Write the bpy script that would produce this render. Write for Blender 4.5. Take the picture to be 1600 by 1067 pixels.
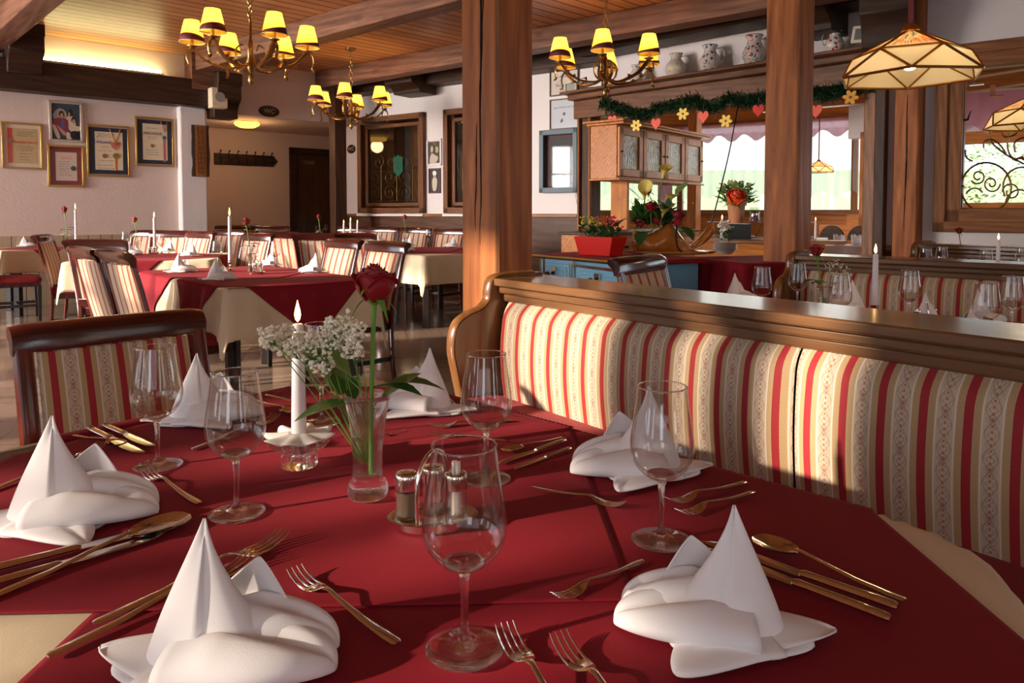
import bpy, math, random
from mathutils import Vector, Matrix
for o in list(bpy.data.objects): bpy.data.objects.remove(o)
S = bpy.context.scene
COL = S.collection
R = math.radians
random.seed(7)
# ------------------------------------------------------------------ camera
FPX, YPP, PITCH, CAMZ = 1140.0, 382.0, R(2.5), 1.172
cam = bpy.data.cameras.new('camera'); camo = bpy.data.objects.new('camera', cam); COL.objects.link(camo)
cam.sensor_width = 36; cam.lens = FPX / 1600 * 36
cam.shift_y = (YPP - 533.5) / 1600
cam.clip_start = .02; cam.clip_end = 200
camo.location = (0, 0, CAMZ); camo.rotation_euler = (R(90) - PITCH, 0, 0)
S.camera = camo
def ray(px, py):
    xc = (px - 800) / FPX; yc = -(py - YPP) / FPX
    dy = math.cos(PITCH) + math.sin(PITCH) * yc; dz = -math.sin(PITCH) + math.cos(PITCH) * yc
    return (xc / dy, dz / dy)
def at(px, py, Y):
    a, b = ray(px, py); return Vector((a * Y, Y, CAMZ + b * Y))
def onz(px, py, z=.75):
    a, b = ray(px, py); Y = (z - CAMZ) / b; return Vector((a * Y, Y, z))
# ------------------------------------------------------------------ world, sun, exposure
S.view_settings.view_transform = 'Standard'; S.view_settings.look = 'None'
S.view_settings.exposure = 0.62; S.view_settings.gamma = 1; S.view_settings.use_curve_mapping = False
W = bpy.data.worlds.new('World'); S.world = W; W.use_nodes = True
W.node_tree.nodes['Background'].inputs[0].default_value = (.80, .90, 1, 1)
W.node_tree.nodes['Background'].inputs[1].default_value = 2.2
sun = bpy.data.lights.new('sun', 'SUN'); sun.energy = 6.5; sun.angle = R(1.2); sun.color = (1, .86, .68)
suno = bpy.data.objects.new('sun', sun); COL.objects.link(suno)
suno.rotation_euler = Vector((.87, .40, -.30)).to_track_quat('-Z', 'Y').to_euler()
def area(name, loc, to, sx, sy, power, color):
    l = bpy.data.lights.new(name, 'AREA'); l.shape = 'RECTANGLE'; l.size = sx; l.size_y = sy; l.energy = power; l.color = color
    o = bpy.data.objects.new(name, l); COL.objects.link(o); o.location = loc
    o.rotation_euler = (Vector(to) - Vector(loc)).to_track_quat('-Z', 'Y').to_euler(); return o
# added fill lamps beside and behind the camera, one in the next room
o = area('fill_lamp_side', (-8.9, 4.2, 2.0), (-2.5, 8.6, 1.3), 4.0, 2.2, 230, (1, .93, .86)); o.data.spread = R(70)  # added fill, narrowed towards the left dining area
o = area('fill_lamp_near', (-6.9, 1.2, 2.0), (0, 3.6, 1.6), 4.0, 2.0, 12, (1, .93, .86))  # weak added fill from the left, aimed past the first post
area('fill_lamp_rear', (-.6, -3.3, 2.1), (0.2, 4, 1.0), 5.5, 2.2, 22, (.93, .95, 1))  # added fill inside the room, behind the camera
area('fill_lamp_corner', (5.6, -1.0, 2.1), (1.5, 6, 1.4), 3.0, 2.0, 9, (1, .93, .85))  # added fill inside the room, no opening in the wall behind it
area('fill_lamp_next_room', (4.4, 11.6, 2.2), (2.2, 8.5, 1.0), 3.5, 1.4, 14, (1, .95, .85))  # added to brighten the next room, set inside its far window
# ------------------------------------------------------------------ object helpers
def lab(o, label=None, cat=None, group=None, kind=None):
    if label: o['label'] = label
    if cat: o['category'] = cat
    if group: o['group'] = group
    if kind: o['kind'] = kind
    return o
def thing(name, label, cat, loc=(0, 0, 0), rotz=0, group=None, kind=None):
    o = bpy.data.objects.new(name, None); COL.objects.link(o); o.empty_display_size = .05
    o.location = loc; o.rotation_euler = (0, 0, rotz)
    return lab(o, label, cat, group, kind)
def dup(o, loc=None, rotz=None, label=None, group=None, parent=None, scale=None):
    c = o.copy(); COL.objects.link(c)
    if parent: c.parent = parent
    if loc is not None: c.location = loc
    if rotz is not None: c.rotation_euler = (0, 0, rotz)
    if scale is not None: c.scale = scale if isinstance(scale, tuple) else (scale,) * 3
    if label: c['label'] = label
    if group: c['group'] = group
    for ch in list(o.children):
        d = dup(ch); d.parent = c; d.matrix_parent_inverse = ch.matrix_parent_inverse.copy()
    return c
class MB:
    def __init__(s): s.v = []; s.f = []; s.T = None
    def add(s, v, f):
        n = len(s.v)
        if s.T is not None: v = [s.T @ Vector(p) for p in v]
        s.v += [tuple(p) for p in v]; s.f += [tuple(i + n for i in q) for q in f]; return s
    def box(s, c, d, rz=0, M=None):
        x, y, z = d[0] / 2, d[1] / 2, d[2] / 2; C = Vector(c)
        m = M if M is not None else Matrix.Rotation(rz, 3, 'Z')
        v = [C + m @ Vector((a * x, b * y, e * z)) for a in (-1, 1) for b in (-1, 1) for e in (-1, 1)]
        return s.add(v, [(0, 1, 3, 2), (4, 6, 7, 5), (0, 4, 5, 1), (2, 3, 7, 6), (0, 2, 6, 4), (1, 5, 7, 3)])
    def bar(s, p, q, w, h):
        p = Vector(p); q = Vector(q); d = q - p; x = d.normalized(); up = Vector((0, 0, 1))
        if abs(x.z) > .95: up = Vector((0, 1, 0))
        y = up.cross(x).normalized(); z = x.cross(y)
        return s.box((p + q) / 2, (d.length, w, h), M=Matrix((x, y, z)).transposed())
    def loft(s, rows, close=False, caps=False):
        n = len(rows[0]); v = [p for r in rows for p in r]; f = []
        for i in range(len(rows) - 1):
            for j in range(n if close else n - 1):
                k = (j + 1) % n; f.append((i * n + j, i * n + k, (i + 1) * n + k, (i + 1) * n + j))
        if caps: f.append(tuple(range(n - 1, -1, -1))); f.append(tuple((len(rows) - 1) * n + j for j in range(n)))
        return s.add(v, f)
    def lathe(s, prof, seg=32, c=(0, 0, 0), M=None):
        rows = []; C = Vector(c)
        for (r, z) in prof:
            row = [Vector((max(r, 1e-5) * math.cos(2 * math.pi * k / seg), max(r, 1e-5) * math.sin(2 * math.pi * k / seg), z)) for k in range(seg)]
            rows.append([C + (M @ p if M is not None else p) for p in row])
        return s.loft(rows, close=True)
    def tube(s, pts, r, seg=8, caps=True, flat=None):
        pts = [Vector(p) for p in pts]; n = len(pts); rr = r if isinstance(r, (list, tuple)) else [r] * n
        rows = []; up = None
        for i in range(n):
            t = (pts[min(i + 1, n - 1)] - pts[max(i - 1, 0)])
            t = t.normalized() if t.length > 1e-9 else Vector((0, 0, 1))
            if up is None: up = Vector((0, 0, 1)) if abs(t.z) < .9 else Vector((1, 0, 0))
            a = t.cross(up)
            if a.length < 1e-6: a = t.orthogonal()
            a.normalize(); b = a.cross(t).normalized(); up = b
            fa, fb = (1, 1) if flat is None else flat
            rows.append([pts[i] + a * (fa * rr[i] * math.cos(2 * math.pi * k / seg)) + b * (fb * rr[i] * math.sin(2 * math.pi * k / seg)) for k in range(seg)])
        return s.loft(rows, close=True, caps=caps)
    def ball(s, c, r, sc=(1, 1, 1), seg=12, M=None):
        rows = []; C = Vector(c); h = max(4, seg // 2)
        for i in range(h + 1):
            t = math.pi * i / h - math.pi / 2; rr = max(math.cos(t), 1e-4)
            row = [Vector((r * rr * math.cos(2 * math.pi * k / seg) * sc[0], r * rr * math.sin(2 * math.pi * k / seg) * sc[1], r * math.sin(t) * sc[2])) for k in range(seg)]
            rows.append([C + (M @ p if M is not None else p) for p in row])
        return s.loft(rows, close=True)
    def prism(s, poly, a, b, plane='xy'):
        n = len(poly)
        def P(u, w, h): return (u, w, h) if plane == 'xy' else ((u, h, w) if plane == 'xz' else (h, u, w))
        v = [P(u, w, a) for u, w in poly] + [P(u, w, b) for u, w in poly]
        return s.add(v, [tuple(range(n - 1, -1, -1)), tuple(range(n, 2 * n))] + [(i, (i + 1) % n, n + (i + 1) % n, n + i) for i in range(n)])
    def grid(s, fn, nu, nv):
        return s.loft([[Vector(fn(i / nu, j / nv)) for j in range(nv + 1)] for i in range(nu + 1)])
    def build(s, name, mat, parent=None, angle=40, bevel=0, sub=0, solid=0, loc=None, rotz=0, flatshade=False, recalc=True):
        me = bpy.data.meshes.new(name); me.from_pydata(s.v, [], s.f)
        import bmesh
        b = bmesh.new(); b.from_mesh(me)
        if recalc: bmesh.ops.recalc_face_normals(b, faces=b.faces)
        b.to_mesh(me); b.free()
        me.materials.append(mat)
        o = bpy.data.objects.new(name, me); COL.objects.link(o)
        if not flatshade:
            me.polygons.foreach_set('use_smooth', [True] * len(me.polygons))
            if angle < 180: me.set_sharp_from_angle(angle=R(angle))
        if solid:
            m = o.modifiers.new('solid', 'SOLIDIFY'); m.thickness = solid; m.offset = 0
        if bevel:
            m = o.modifiers.new('bevel', 'BEVEL'); m.width = bevel; m.segments = 2; m.limit_method = 'ANGLE'; m.angle_limit = R(40); m.harden_normals = False
        if sub:
            m = o.modifiers.new('sub', 'SUBSURF'); m.levels = sub; m.render_levels = sub
        if parent: o.parent = parent
        if loc is not None: o.location = loc
        if rotz: o.rotation_euler = (0, 0, rotz)
        return o
def catmull(pts, n, closed=False):
    P = [Vector(p) for p in pts]; out = []; m = len(P)
    for i in range(m if closed else m - 1):
        g = (lambda k: P[k % m]) if closed else (lambda k: P[max(0, min(m - 1, k))])
        a, b, c, d = g(i - 1), g(i), g(i + 1), g(i + 2)
        for k in range(n):
            t = k / n
            out.append(.5 * ((2 * b) + (c - a) * t + (2 * a - 5 * b + 4 * c - d) * t * t + (3 * b - a - 3 * c + d) * t ** 3))
    if not closed: out.append(P[-1])
    return out
def text(body, size, parent, loc, mat, name='lettering', align='CENTER', rx=R(90), rz=0, extrude=.0006, sx=1, shear=0):
    c = bpy.data.curves.new(name, 'FONT'); c.body = body; c.size = size; c.align_x = align; c.align_y = 'CENTER'; c.extrude = extrude; c.shear = shear; c.resolution_u = 2
    t = bpy.data.objects.new(name, c); COL.objects.link(t)
    dg = bpy.context.evaluated_depsgraph_get(); dg.update()
    me = bpy.data.meshes.new_from_object(t.evaluated_get(dg)); bpy.data.objects.remove(t)
    me.materials.clear(); me.materials.append(mat)
    o = bpy.data.objects.new(name, me); COL.objects.link(o); o.parent = parent; o.location = loc; o.rotation_euler = (rx, 0, rz); o.scale = (sx, 1, 1)
    return o
# ------------------------------------------------------------------ materials
class NT:
    def __init__(s, name):
        s.m = bpy.data.materials.new(name); s.m.use_nodes = True; s.t = s.m.node_tree; s.n = s.t.nodes
        s.b = s.n['Principled BSDF']; s.out = s.n['Material Output']
    def N(s, ty, **kw):
        n = s.n.new(ty)
        for k, v in kw.items(): setattr(n, k, v)
        return n
    def L(s, a, b): s.t.links.new(a, b)
    def math(s, op, a, b=None, c=None):
        n = s.N('ShaderNodeMath', operation=op)
        for i, x in enumerate((a, b, c)):
            if x is None: continue
            if isinstance(x, (int, float)): n.inputs[i].default_value = x
            else: s.L(x, n.inputs[i])
        return n.outputs[0]
    def mix(s, fac, a, b):
        n = s.N('ShaderNodeMix', data_type='RGBA')
        for i, x in ((0, fac), (6, a), (7, b)):
            if isinstance(x, (int, float)): n.inputs[i].default_value = x
            elif isinstance(x, tuple): n.inputs[i].default_value = (*x, 1)
            else: s.L(x, n.inputs[i])
        return n.outputs[2]
    def coord(s, which='Object', sc=(1, 1, 1), loc=(0, 0, 0)):
        c = s.N('ShaderNodeTexCoord'); m = s.N('ShaderNodeMapping'); s.L(c.outputs[which], m.inputs[0])
        m.inputs['Scale'].default_value = sc; m.inputs['Location'].default_value = loc; return m.outputs[0]
    def noise(s, vec, scale, detail=4, rough=.55, dist=0):
        n = s.N('ShaderNodeTexNoise'); s.L(vec, n.inputs['Vector']); n.inputs['Scale'].default_value = scale
        n.inputs['Detail'].default_value = detail; n.inputs['Roughness'].default_value = rough; n.inputs['Distortion'].default_value = dist
        return n.outputs[0]
    def ramp(s, fac, stops, interp='LINEAR'):
        n = s.N('ShaderNodeValToRGB'); s.L(fac, n.inputs[0]); e = n.color_ramp.elements; n.color_ramp.interpolation = interp
        while len(e) < len(stops): e.new(.5)
        for i, (p, c) in enumerate(stops):
            e[i].position = p; e[i].color = (*c, 1) if isinstance(c, tuple) else (c, c, c, 1)
        return n.outputs[0]
    def bump(s, h, strength=.2, dist=.01):
        n = s.N('ShaderNodeBump'); s.L(h, n.inputs['Height']); n.inputs['Strength'].default_value = strength; n.inputs['Distance'].default_value = dist
        s.L(n.outputs[0], s.b.inputs['Normal']); return n
    def set(s, **kw):
        for k, v in kw.items():
            i = s.b.inputs[k.replace('_', ' ')]
            i.default_value = (*v, 1) if isinstance(v, tuple) and len(v) == 3 else v
        return s
def plain(name, col, rough=.5, metal=0, spec=.5, sheen=0, coat=0, var=.0, emis=0, subs=0, bumps=0, bscale=60):
    m = NT(name); m.set(Base_Color=col, Roughness=rough, Metallic=metal)
    m.b.inputs['Specular IOR Level'].default_value = spec
    if sheen: m.b.inputs['Sheen Weight'].default_value = sheen
    if coat: m.b.inputs['Coat Weight'].default_value = coat; m.b.inputs['Coat Roughness'].default_value = .08
    if var:
        n = m.noise(m.coord(), 9, 4)
        m.L(m.mix(n, tuple(c * (1 - var) for c in col), tuple(min(1, c * (1 + var)) for c in col)), m.b.inputs['Base Color'])
    if emis: m.b.inputs['Emission Color'].default_value = (*col, 1); m.b.inputs['Emission Strength'].default_value = emis
    if subs: m.b.inputs['Subsurface Weight'].default_value = subs; m.b.inputs['Subsurface Radius'].default_value = (.01, .008, .006)
    if bumps: m.bump(m.noise(m.coord(), bscale, 5), bumps, .01)
    return m.m
def wood(name, dark, light, axis='x', sc=1.0, rough=.45, knots=.35, coat=0, crack=0):
    m = NT(name); a = 'xyz'.index(axis); s3 = [9 * sc] * 3; s3[a] = .8 * sc
    v = m.coord('Object', tuple(s3), (random.random() * 9, 3, 5))
    n1 = m.noise(v, 3.2, 7, .62, .7)
    w = m.N('ShaderNodeTexWave', wave_type='RINGS' if knots > .6 else 'BANDS'); w.bands_direction = 'DIAGONAL' if knots <= .6 else 'X'
    if w.wave_type == 'RINGS': w.rings_direction = 'X'
    m.L(v, w.inputs[0]); w.inputs['Scale'].default_value = 1.3; w.inputs['Distortion'].default_value = 6; w.inputs['Detail'].default_value = 3
    f = m.math('ADD', m.math('MULTIPLY', n1, .86), m.math('MULTIPLY', w.outputs[1], .14))
    c = m.ramp(f, [(.3, dark), (.72, light)])
    s4 = [4.5 * sc] * 3; s4[a] = 2.2 * sc
    vo = m.N('ShaderNodeTexVoronoi'); m.L(m.coord('Object', tuple(s4)), vo.inputs['Vector']); vo.inputs['Scale'].default_value = 1.2
    k = m.ramp(vo.outputs[0], [(.06, 1.0), (.16, 0.0)])
    c = m.mix(m.math('MULTIPLY', k, knots), c, tuple(x * .35 for x in dark))
    big = m.ramp(m.noise(m.coord('Object', (1.3, 1.3, 1.3)), 1.5, 3), [(.35, 0.0), (.7, 1.0)])
    c = m.mix(m.math('MULTIPLY', big, .35), c, tuple((x + y) / 2 * .75 for x, y in zip(dark, light)))
    if crack:
        s5 = [7 * sc] * 3; s5[a] = .25
        nk = m.noise(m.coord('Object', tuple(s5), (1.7, .4, 2)), 1.6, 2, .5, .3)
        ck = m.ramp(m.math('ABSOLUTE', m.math('SUBTRACT', nk, .5)), [(.0, 1.0), (.008, 1.0), (.013, 0.0)])
        c = m.mix(m.math('MULTIPLY', ck, crack), c, (.012, .005, .003))
    m.L(c, m.b.inputs['Base Color']); m.set(Roughness=rough); m.b.inputs['Specular IOR Level'].default_value = .5 if coat else .28
    if coat: m.b.inputs['Coat Weight'].default_value = coat; m.b.inputs['Coat Roughness'].default_value = .12
    m.bump(f, .25, .004)
    return m.m
def stripe(name, period=.088, shade=1.0):
    m = NT(name); v = m.coord('Object'); sp = m.N('ShaderNodeSeparateXYZ'); m.L(v, sp.inputs[0]); x, z = sp.outputs[0], sp.outputs[2]
    fr = m.math('SUBTRACT', m.math('FRACT', m.math('DIVIDE', x, period)), .5)
    a = m.math('MULTIPLY', m.math('ABSOLUTE', fr), 2)
    RED, TAN, WHT, BEI = (.30, .008, .014), (.43, .29, .15), (.72, .64, .52), (.50, .39, .29)
    base = m.ramp(a, [(0, BEI), (.40, WHT), (.44, BEI), (.48, TAN), (.79, RED)], 'CONSTANT')
    u = m.math('MULTIPLY', a, period / 2)
    sc = period / .088
    def curve(amp, per, ph, w):
        c = m.math('MULTIPLY', m.math('ABSOLUTE', m.math('SINE', m.math('ADD', m.math('MULTIPLY', z, math.pi / (per * sc)), ph))), amp * sc)
        return m.math('LESS_THAN', m.math('ABSOLUTE', m.math('SUBTRACT', u, c)), w * sc)
    inb = m.math('LESS_THAN', a, .39)
    g1 = m.math('MULTIPLY', m.math('MAXIMUM', curve(.0135, .05, 0, .0009), curve(.007, .0167, .6, .0008)), inb)
    g2 = m.math('MULTIPLY', curve(.0115, .025, 1.2, .0007), inb)
    zm = m.math('SUBTRACT', m.math('FRACT', m.math('DIVIDE', z, .1 * sc)), .5)
    rr = m.math('SQRT', m.math('ADD', m.math('POWER', m.math('DIVIDE', m.math('ABSOLUTE', fr), .085), 2), m.math('POWER', m.math('DIVIDE', zm, .13), 2)))
    fan = m.math('MULTIPLY', m.math('LESS_THAN', rr, 1), m.math('GREATER_THAN', m.math('SINE', m.math('MULTIPLY', rr, 14)), -.2))
    dots = m.math('MULTIPLY', m.math('GREATER_THAN', m.math('SINE', m.math('MULTIPLY', z, 2 * math.pi / (.0125 * sc))), .3), m.math('LESS_THAN', a, .045))
    c = m.mix(m.math('MULTIPLY', g1, .6), base, (.13, .13, .07)); c = m.mix(m.math('MULTIPLY', g2, .5), c, (.34, .12, .08))
    c = m.mix(m.math('MULTIPLY', m.math('MULTIPLY', fan, inb), .55), c, (.30, .11, .09)); c = m.mix(m.math('MULTIPLY', dots, .7), c, (.36, .03, .03))
    tb = m.math('MULTIPLY', m.math('GREATER_THAN', a, .51), m.math('LESS_THAN', a, .76))
    sw = m.math('MULTIPLY', m.math('SINE', m.math('MULTIPLY', z, 2 * math.pi / (.011 * sc))), m.math('SINE', m.math('MULTIPLY', a, 2 * math.pi / .11)))
    c = m.mix(m.math('MULTIPLY', m.math('MULTIPLY', tb, m.math('GREATER_THAN', sw, .25)), .55), c, (.30, .16, .06))
    if shade != 1: c = m.mix(1 - shade, c, (0, 0, 0))
    m.L(c, m.b.inputs['Base Color']); m.set(Roughness=.75); m.b.inputs['Sheen Weight'].default_value = .15
    m.bump(m.noise(m.coord(), 900, 2), .15, .001)
    return m.m
def cloth(name, col, sheen=.3, weave=.12, damask=0, rough=.8, big=.0):
    m = NT(name); n = m.noise(m.coord(), 5, 3)
    c = m.mix(n, tuple(x * .93 for x in col), tuple(min(1, x * 1.06) for x in col))
    if damask:
        vo = m.N('ShaderNodeTexVoronoi'); m.L(m.coord(), vo.inputs['Vector']); vo.inputs['Scale'].default_value = 9; vo.inputs['Randomness'].default_value = .25
        spot = m.math('LESS_THAN', vo.outputs[0], .23)
        br = m.math('MULTIPLY', spot, m.math('GREATER_THAN', m.noise(m.coord(), 160, 2), .53))
        c = m.mix(m.math('MULTIPLY', br, damask), c, tuple(min(1, x * 1.7 + .02) for x in col))
    m.L(c, m.b.inputs['Base Color']); m.set(Roughness=rough); m.b.inputs['Sheen Weight'].default_value = sheen; m.b.inputs['Sheen Roughness'].default_value = .4
    m.b.inputs['Sheen Tint'].default_value = (*[min(1, x * 1.5 + .1) for x in col], 1); m.b.inputs['Specular IOR Level'].default_value = .25
    h = m.noise(m.coord(), 700, 2)
    if big: h = m.math('ADD', m.math('MULTIPLY', h, .1), m.math('MULTIPLY', m.noise(m.coord(), 9, 3), 1.0)); m.bump(h, big, .02)
    else: m.bump(h, weave, .002)
    return m.m
def glassm(name, col=(1, 1, 1), rough=0, ior=1.46):
    m = NT(name); m.set(Base_Color=col, Roughness=rough); m.b.inputs['Transmission Weight'].default_value = 1; m.b.inputs['IOR'].default_value = ior
    g = m.N('ShaderNodeBsdfTransparent'); g.inputs[0].default_value = (.97, .96, .95, 1); mx = m.N('ShaderNodeMixShader'); mx.inputs[0].default_value = .78
    m.L(g.outputs[0], mx.inputs[1]); m.L(m.b.outputs[0], mx.inputs[2]); m.L(mx.outputs[0], m.out.inputs[0])
    return m.m
def pane(name, tint=(.95, .97, .96), gloss=.12):
    m = NT(name); g = m.N('ShaderNodeBsdfTransparent'); g.inputs[0].default_value = (*tint, 1); s = m.N('ShaderNodeBsdfGlossy'); s.inputs['Roughness'].default_value = .03
    mx = m.N('ShaderNodeMixShader'); mx.inputs[0].default_value = gloss; m.L(g.outputs[0], mx.inputs[1]); m.L(s.outputs[0], mx.inputs[2]); m.L(mx.outputs[0], m.out.inputs[0]); return m.m
def sheer(name, col, opacity, folds=0):
    m = NT(name); g = m.N('ShaderNodeBsdfTransparent'); d = m.N('ShaderNodeBsdfDiffuse'); t = m.N('ShaderNodeBsdfTranslucent')
    d.inputs[0].default_value = t.inputs[0].default_value = (*col, 1)
    a = m.N('ShaderNodeMixShader'); a.inputs[0].default_value = .6; m.L(d.outputs[0], a.inputs[1]); m.L(t.outputs[0], a.inputs[2])
    b = m.N('ShaderNodeMixShader'); b.inputs[0].default_value = opacity; m.L(g.outputs[0], b.inputs[1]); m.L(a.outputs[0], b.inputs[2]); m.L(b.outputs[0], m.out.inputs[0])
    if folds:
        sp = m.N('ShaderNodeSeparateXYZ'); m.L(m.coord(), sp.inputs[0])
        f = m.math('ADD', opacity, m.math('MULTIPLY', m.math('SINE', m.math('MULTIPLY', sp.outputs[0], folds)), .12)); m.L(f, b.inputs[0])
    return m.m
def shadem(name, col, opacity_t=.75):
    m = NT(name); d = m.N('ShaderNodeBsdfDiffuse'); t = m.N('ShaderNodeBsdfTranslucent'); d.inputs[0].default_value = (*col, 1); t.inputs[0].default_value = (*col, 1)
    a = m.N('ShaderNodeMixShader'); a.inputs[0].default_value = opacity_t; m.L(d.outputs[0], a.inputs[1]); m.L(t.outputs[0], a.inputs[2]); m.L(a.outputs[0], m.out.inputs[0]); return m.m
def glow(name, col, strength):
    m = NT(name); e = m.N('ShaderNodeEmission'); e.inputs[0].default_value = (*col, 1); e.inputs[1].default_value = strength; m.L(e.outputs[0], m.out.inputs[0]); return m.m
def plaster(name, col):
    m = NT(name); n = m.noise(m.coord(), .8, 4)
    m.L(m.mix(n, tuple(x * .93 for x in col), tuple(min(1, x * 1.04) for x in col)), m.b.inputs['Base Color']); m.set(Roughness=.9)
    h = m.math('ADD', m.math('MULTIPLY', m.noise(m.coord(), 28, 5, .6), .7), m.math('MULTIPLY', m.noise(m.coord(), 6, 2), .5)); m.bump(h, .2, .015); return m.m
def tiles(name):
    m = NT(name); v = m.coord('Object', (1, 1, 1)); b = m.N('ShaderNodeTexBrick'); m.L(v, b.inputs['Vector']); b.inputs['Scale'].default_value = 2.2; b.offset = 0
    b.inputs['Color1'].default_value = (.30, .21, .16, 1); b.inputs['Color2'].default_value = (.23, .155, .115, 1); b.inputs['Mortar'].default_value = (.10, .07, .05, 1)
    b.inputs['Mortar Size'].default_value = .012; b.inputs['Brick Width'].default_value = 1; b.inputs['Row Height'].default_value = 1
    n = m.noise(m.coord('Object', (1, 6, 1)), 2.5, 6, .6, .8)
    m.L(m.mix(m.math('MULTIPLY', n, .55), b.outputs[0], (.13, .08, .06)), m.b.inputs['Base Color']); m.set(Roughness=.16); return m.m
def planks(name, c1, c2, pitch=.13, axis=1, groove=.08):
    m = NT(name); v = m.coord('Object'); sp = m.N('ShaderNodeSeparateXYZ'); m.L(v, sp.inputs[0]); y = sp.outputs[axis]
    q = m.math('DIVIDE', y, pitch); fr = m.math('FRACT', q); g = m.math('LESS_THAN', fr, groove)
    sc = [1, 1, 1]; sc[axis] = 9; sc = [s if s == 9 else .9 for s in sc]
    n = m.noise(m.coord('Object', tuple(sc)), 2.4, 6, .6, .6)
    wn = m.N('ShaderNodeTexWhiteNoise', noise_dimensions='1D'); m.L(m.math('FLOOR', q), wn.inputs['W'])
    f = m.math('ADD', m.math('MULTIPLY', n, .7), m.math('MULTIPLY', wn.outputs[0], .3))
    c = m.ramp(f, [(.3, c1), (.7, c2)]); c = m.mix(g, c, tuple(x * .22 for x in c1))
    m.L(c, m.b.inputs['Base Color']); m.set(Roughness=.38); m.bump(m.math('SUBTRACT', 1, g), .6, .01); return m.m
def velour(name, col): return cloth(name, col, sheen=.5, weave=.2)
def painted(name, base, cols, scale=22, thr=.30):
    m = NT(name); c = base; prev = None
    for i, (k, t) in enumerate(cols):
        vo = m.N('ShaderNodeTexVoronoi'); m.L(m.coord('Object', (1, 1, 1), (i * 3.1, i, i * 2.3)), vo.inputs['Vector']); vo.inputs['Scale'].default_value = scale * (1 + .3 * i)
        d = m.math('ADD', vo.outputs[0], m.math('MULTIPLY', m.noise(m.coord(), 60, 2), .25))
        c = m.mix(m.math('LESS_THAN', d, t), c, k)
    m.L(c, m.b.inputs['Base Color']); m.set(Roughness=.15); return m.m
M = {}
M['post'] = wood('post_wood', (.19, .046, .009), (.58, .19, .042), 'z', .55, .5, .5)
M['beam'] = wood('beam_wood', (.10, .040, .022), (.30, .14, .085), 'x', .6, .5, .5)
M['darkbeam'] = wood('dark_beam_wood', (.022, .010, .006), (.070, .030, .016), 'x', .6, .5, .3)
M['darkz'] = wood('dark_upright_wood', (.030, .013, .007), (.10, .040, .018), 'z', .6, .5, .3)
M['ceil'] = planks('ceiling_plank_wood', (.50, .18, .050), (.78, .35, .12), .17, 1, .16)
M['wain'] = wood('wainscot_wood', (.05, .020, .010), (.15, .062, .028), 'x', .5, .5, .3)
M['pine'] = wood('knotty_pine', (.34, .095, .014), (.62, .22, .045), 'z', 1.0, .4, .8)
M['pinex'] = wood('pine_board', (.35, .10, .016), (.64, .24, .05), 'x', .8, .4, .5)
M['frame'] = wood('window_frame_wood', (.15, .052, .018), (.40, .16, .058), 'x', .8, .42, .3)
M['header'] = wood('header_wood', (.085, .030, .012), (.24, .095, .042), 'x', .8, .42, .3)
M['framez'] = wood('window_stile_wood', (.15, .052, .018), (.40, .16, .058), 'z', .8, .42, .3)
M['dframe'] = wood('brown_frame_wood', (.10, .034, .012), (.24, .09, .035), 'x', .8, .42, .3)
M['dframez'] = wood('brown_stile_wood', (.10, .034, .012), (.24, .09, .035), 'z', .8, .42, .3)
M['mahog'] = wood('mahogany', (.024, .004, .004), (.085, .012, .008), 'x', .6, .16, .05, coat=.6)
M['mahogz'] = wood('mahogany_upright', (.045, .008, .005), (.17, .024, .012), 'z', .6, .16, .05, coat=.6)
M['rail'] = wood('bench_rail_wood', (.085, .034, .012), (.21, .095, .036), 'x', .5, .26, .15, coat=.3)
M['railz'] = wood('bench_end_wood', (.11, .040, .013), (.27, .115, .038), 'z', .5, .26, .15, coat=.3)
M['stripe'] = stripe('striped_upholstery'); M['cstripe'] = stripe('chair_striped_upholstery', .082)
M['red'] = cloth('burgundy_cloth', (.22, .005, .014), .12, .1, .35, big=.05); M['cream'] = cloth('cream_cloth', (.66, .53, .36), .1, .1, .15, big=.08)
M['white'] = cloth('white_napkin_linen', (.86, .82, .82), .1, .1); M['seat'] = velour('burgundy_seat_cloth', (.20, .012, .014))
M['plaster'] = plaster('pink_plaster', (.71, .56, .50)); M['plasterw'] = plaster('white_plaster', (.78, .70, .68))
M['floor'] = tiles('floor_tiles')
M['glass'] = glassm('clear_glass')
def thinglass(name):
    m = NT(name); g = m.N('ShaderNodeBsdfTransparent'); g.inputs[0].default_value = (.975, .97, .965, 1); s = m.N('ShaderNodeBsdfGlossy'); s.inputs['Roughness'].default_value = .01
    f = m.N('ShaderNodeLayerWeight'); f.inputs[0].default_value = .5; q = m.math('ADD', m.math('MULTIPLY', m.math('POWER', f.outputs[1], 4), .95), .055); mx = m.N('ShaderNodeMixShader'); m.L(q, mx.inputs[0]); m.L(g.outputs[0], mx.inputs[1]); m.L(s.outputs[0], mx.inputs[2]); m.L(mx.outputs[0], m.out.inputs[0]); return m.m
M['thin'] = thinglass('thin_blown_glass'); M['pane'] = pane('window_glass'); M['water'] = glassm('water', (.97, 1, .98), 0, 1.33)
M['steel'] = plain('polished_steel', (.78, .72, .66), .12, 1); M['brass'] = plain('antique_brass', (.40, .24, .085), .3, 1, var=.4); M['goldf'] = plain('gilt_frame', (.62, .40, .12), .3, 1)
M['iron'] = plain('black_iron', (.03, .025, .02), .4, .8); M['black'] = plain('black_enamel', (.012, .010, .010), .25); M['blackwood'] = plain('black_stained_wood', (.02, .013, .012), .35)
M['wax'] = plain('white_wax', (.86, .80, .80), .4, subs=.3); M['flame'] = glow('candle_flame', (1, .55, .16), 9); M['flamecore'] = glow('candle_flame_core', (1, .82, .5), 16)
M['paper'] = plain('white_paper', (.85, .80, .72), .8); M['ivory'] = plain('ivory_paper', (.72, .60, .42), .8); M['parch'] = plain('parchment', (.52, .36, .18), .8, var=.15)
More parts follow.
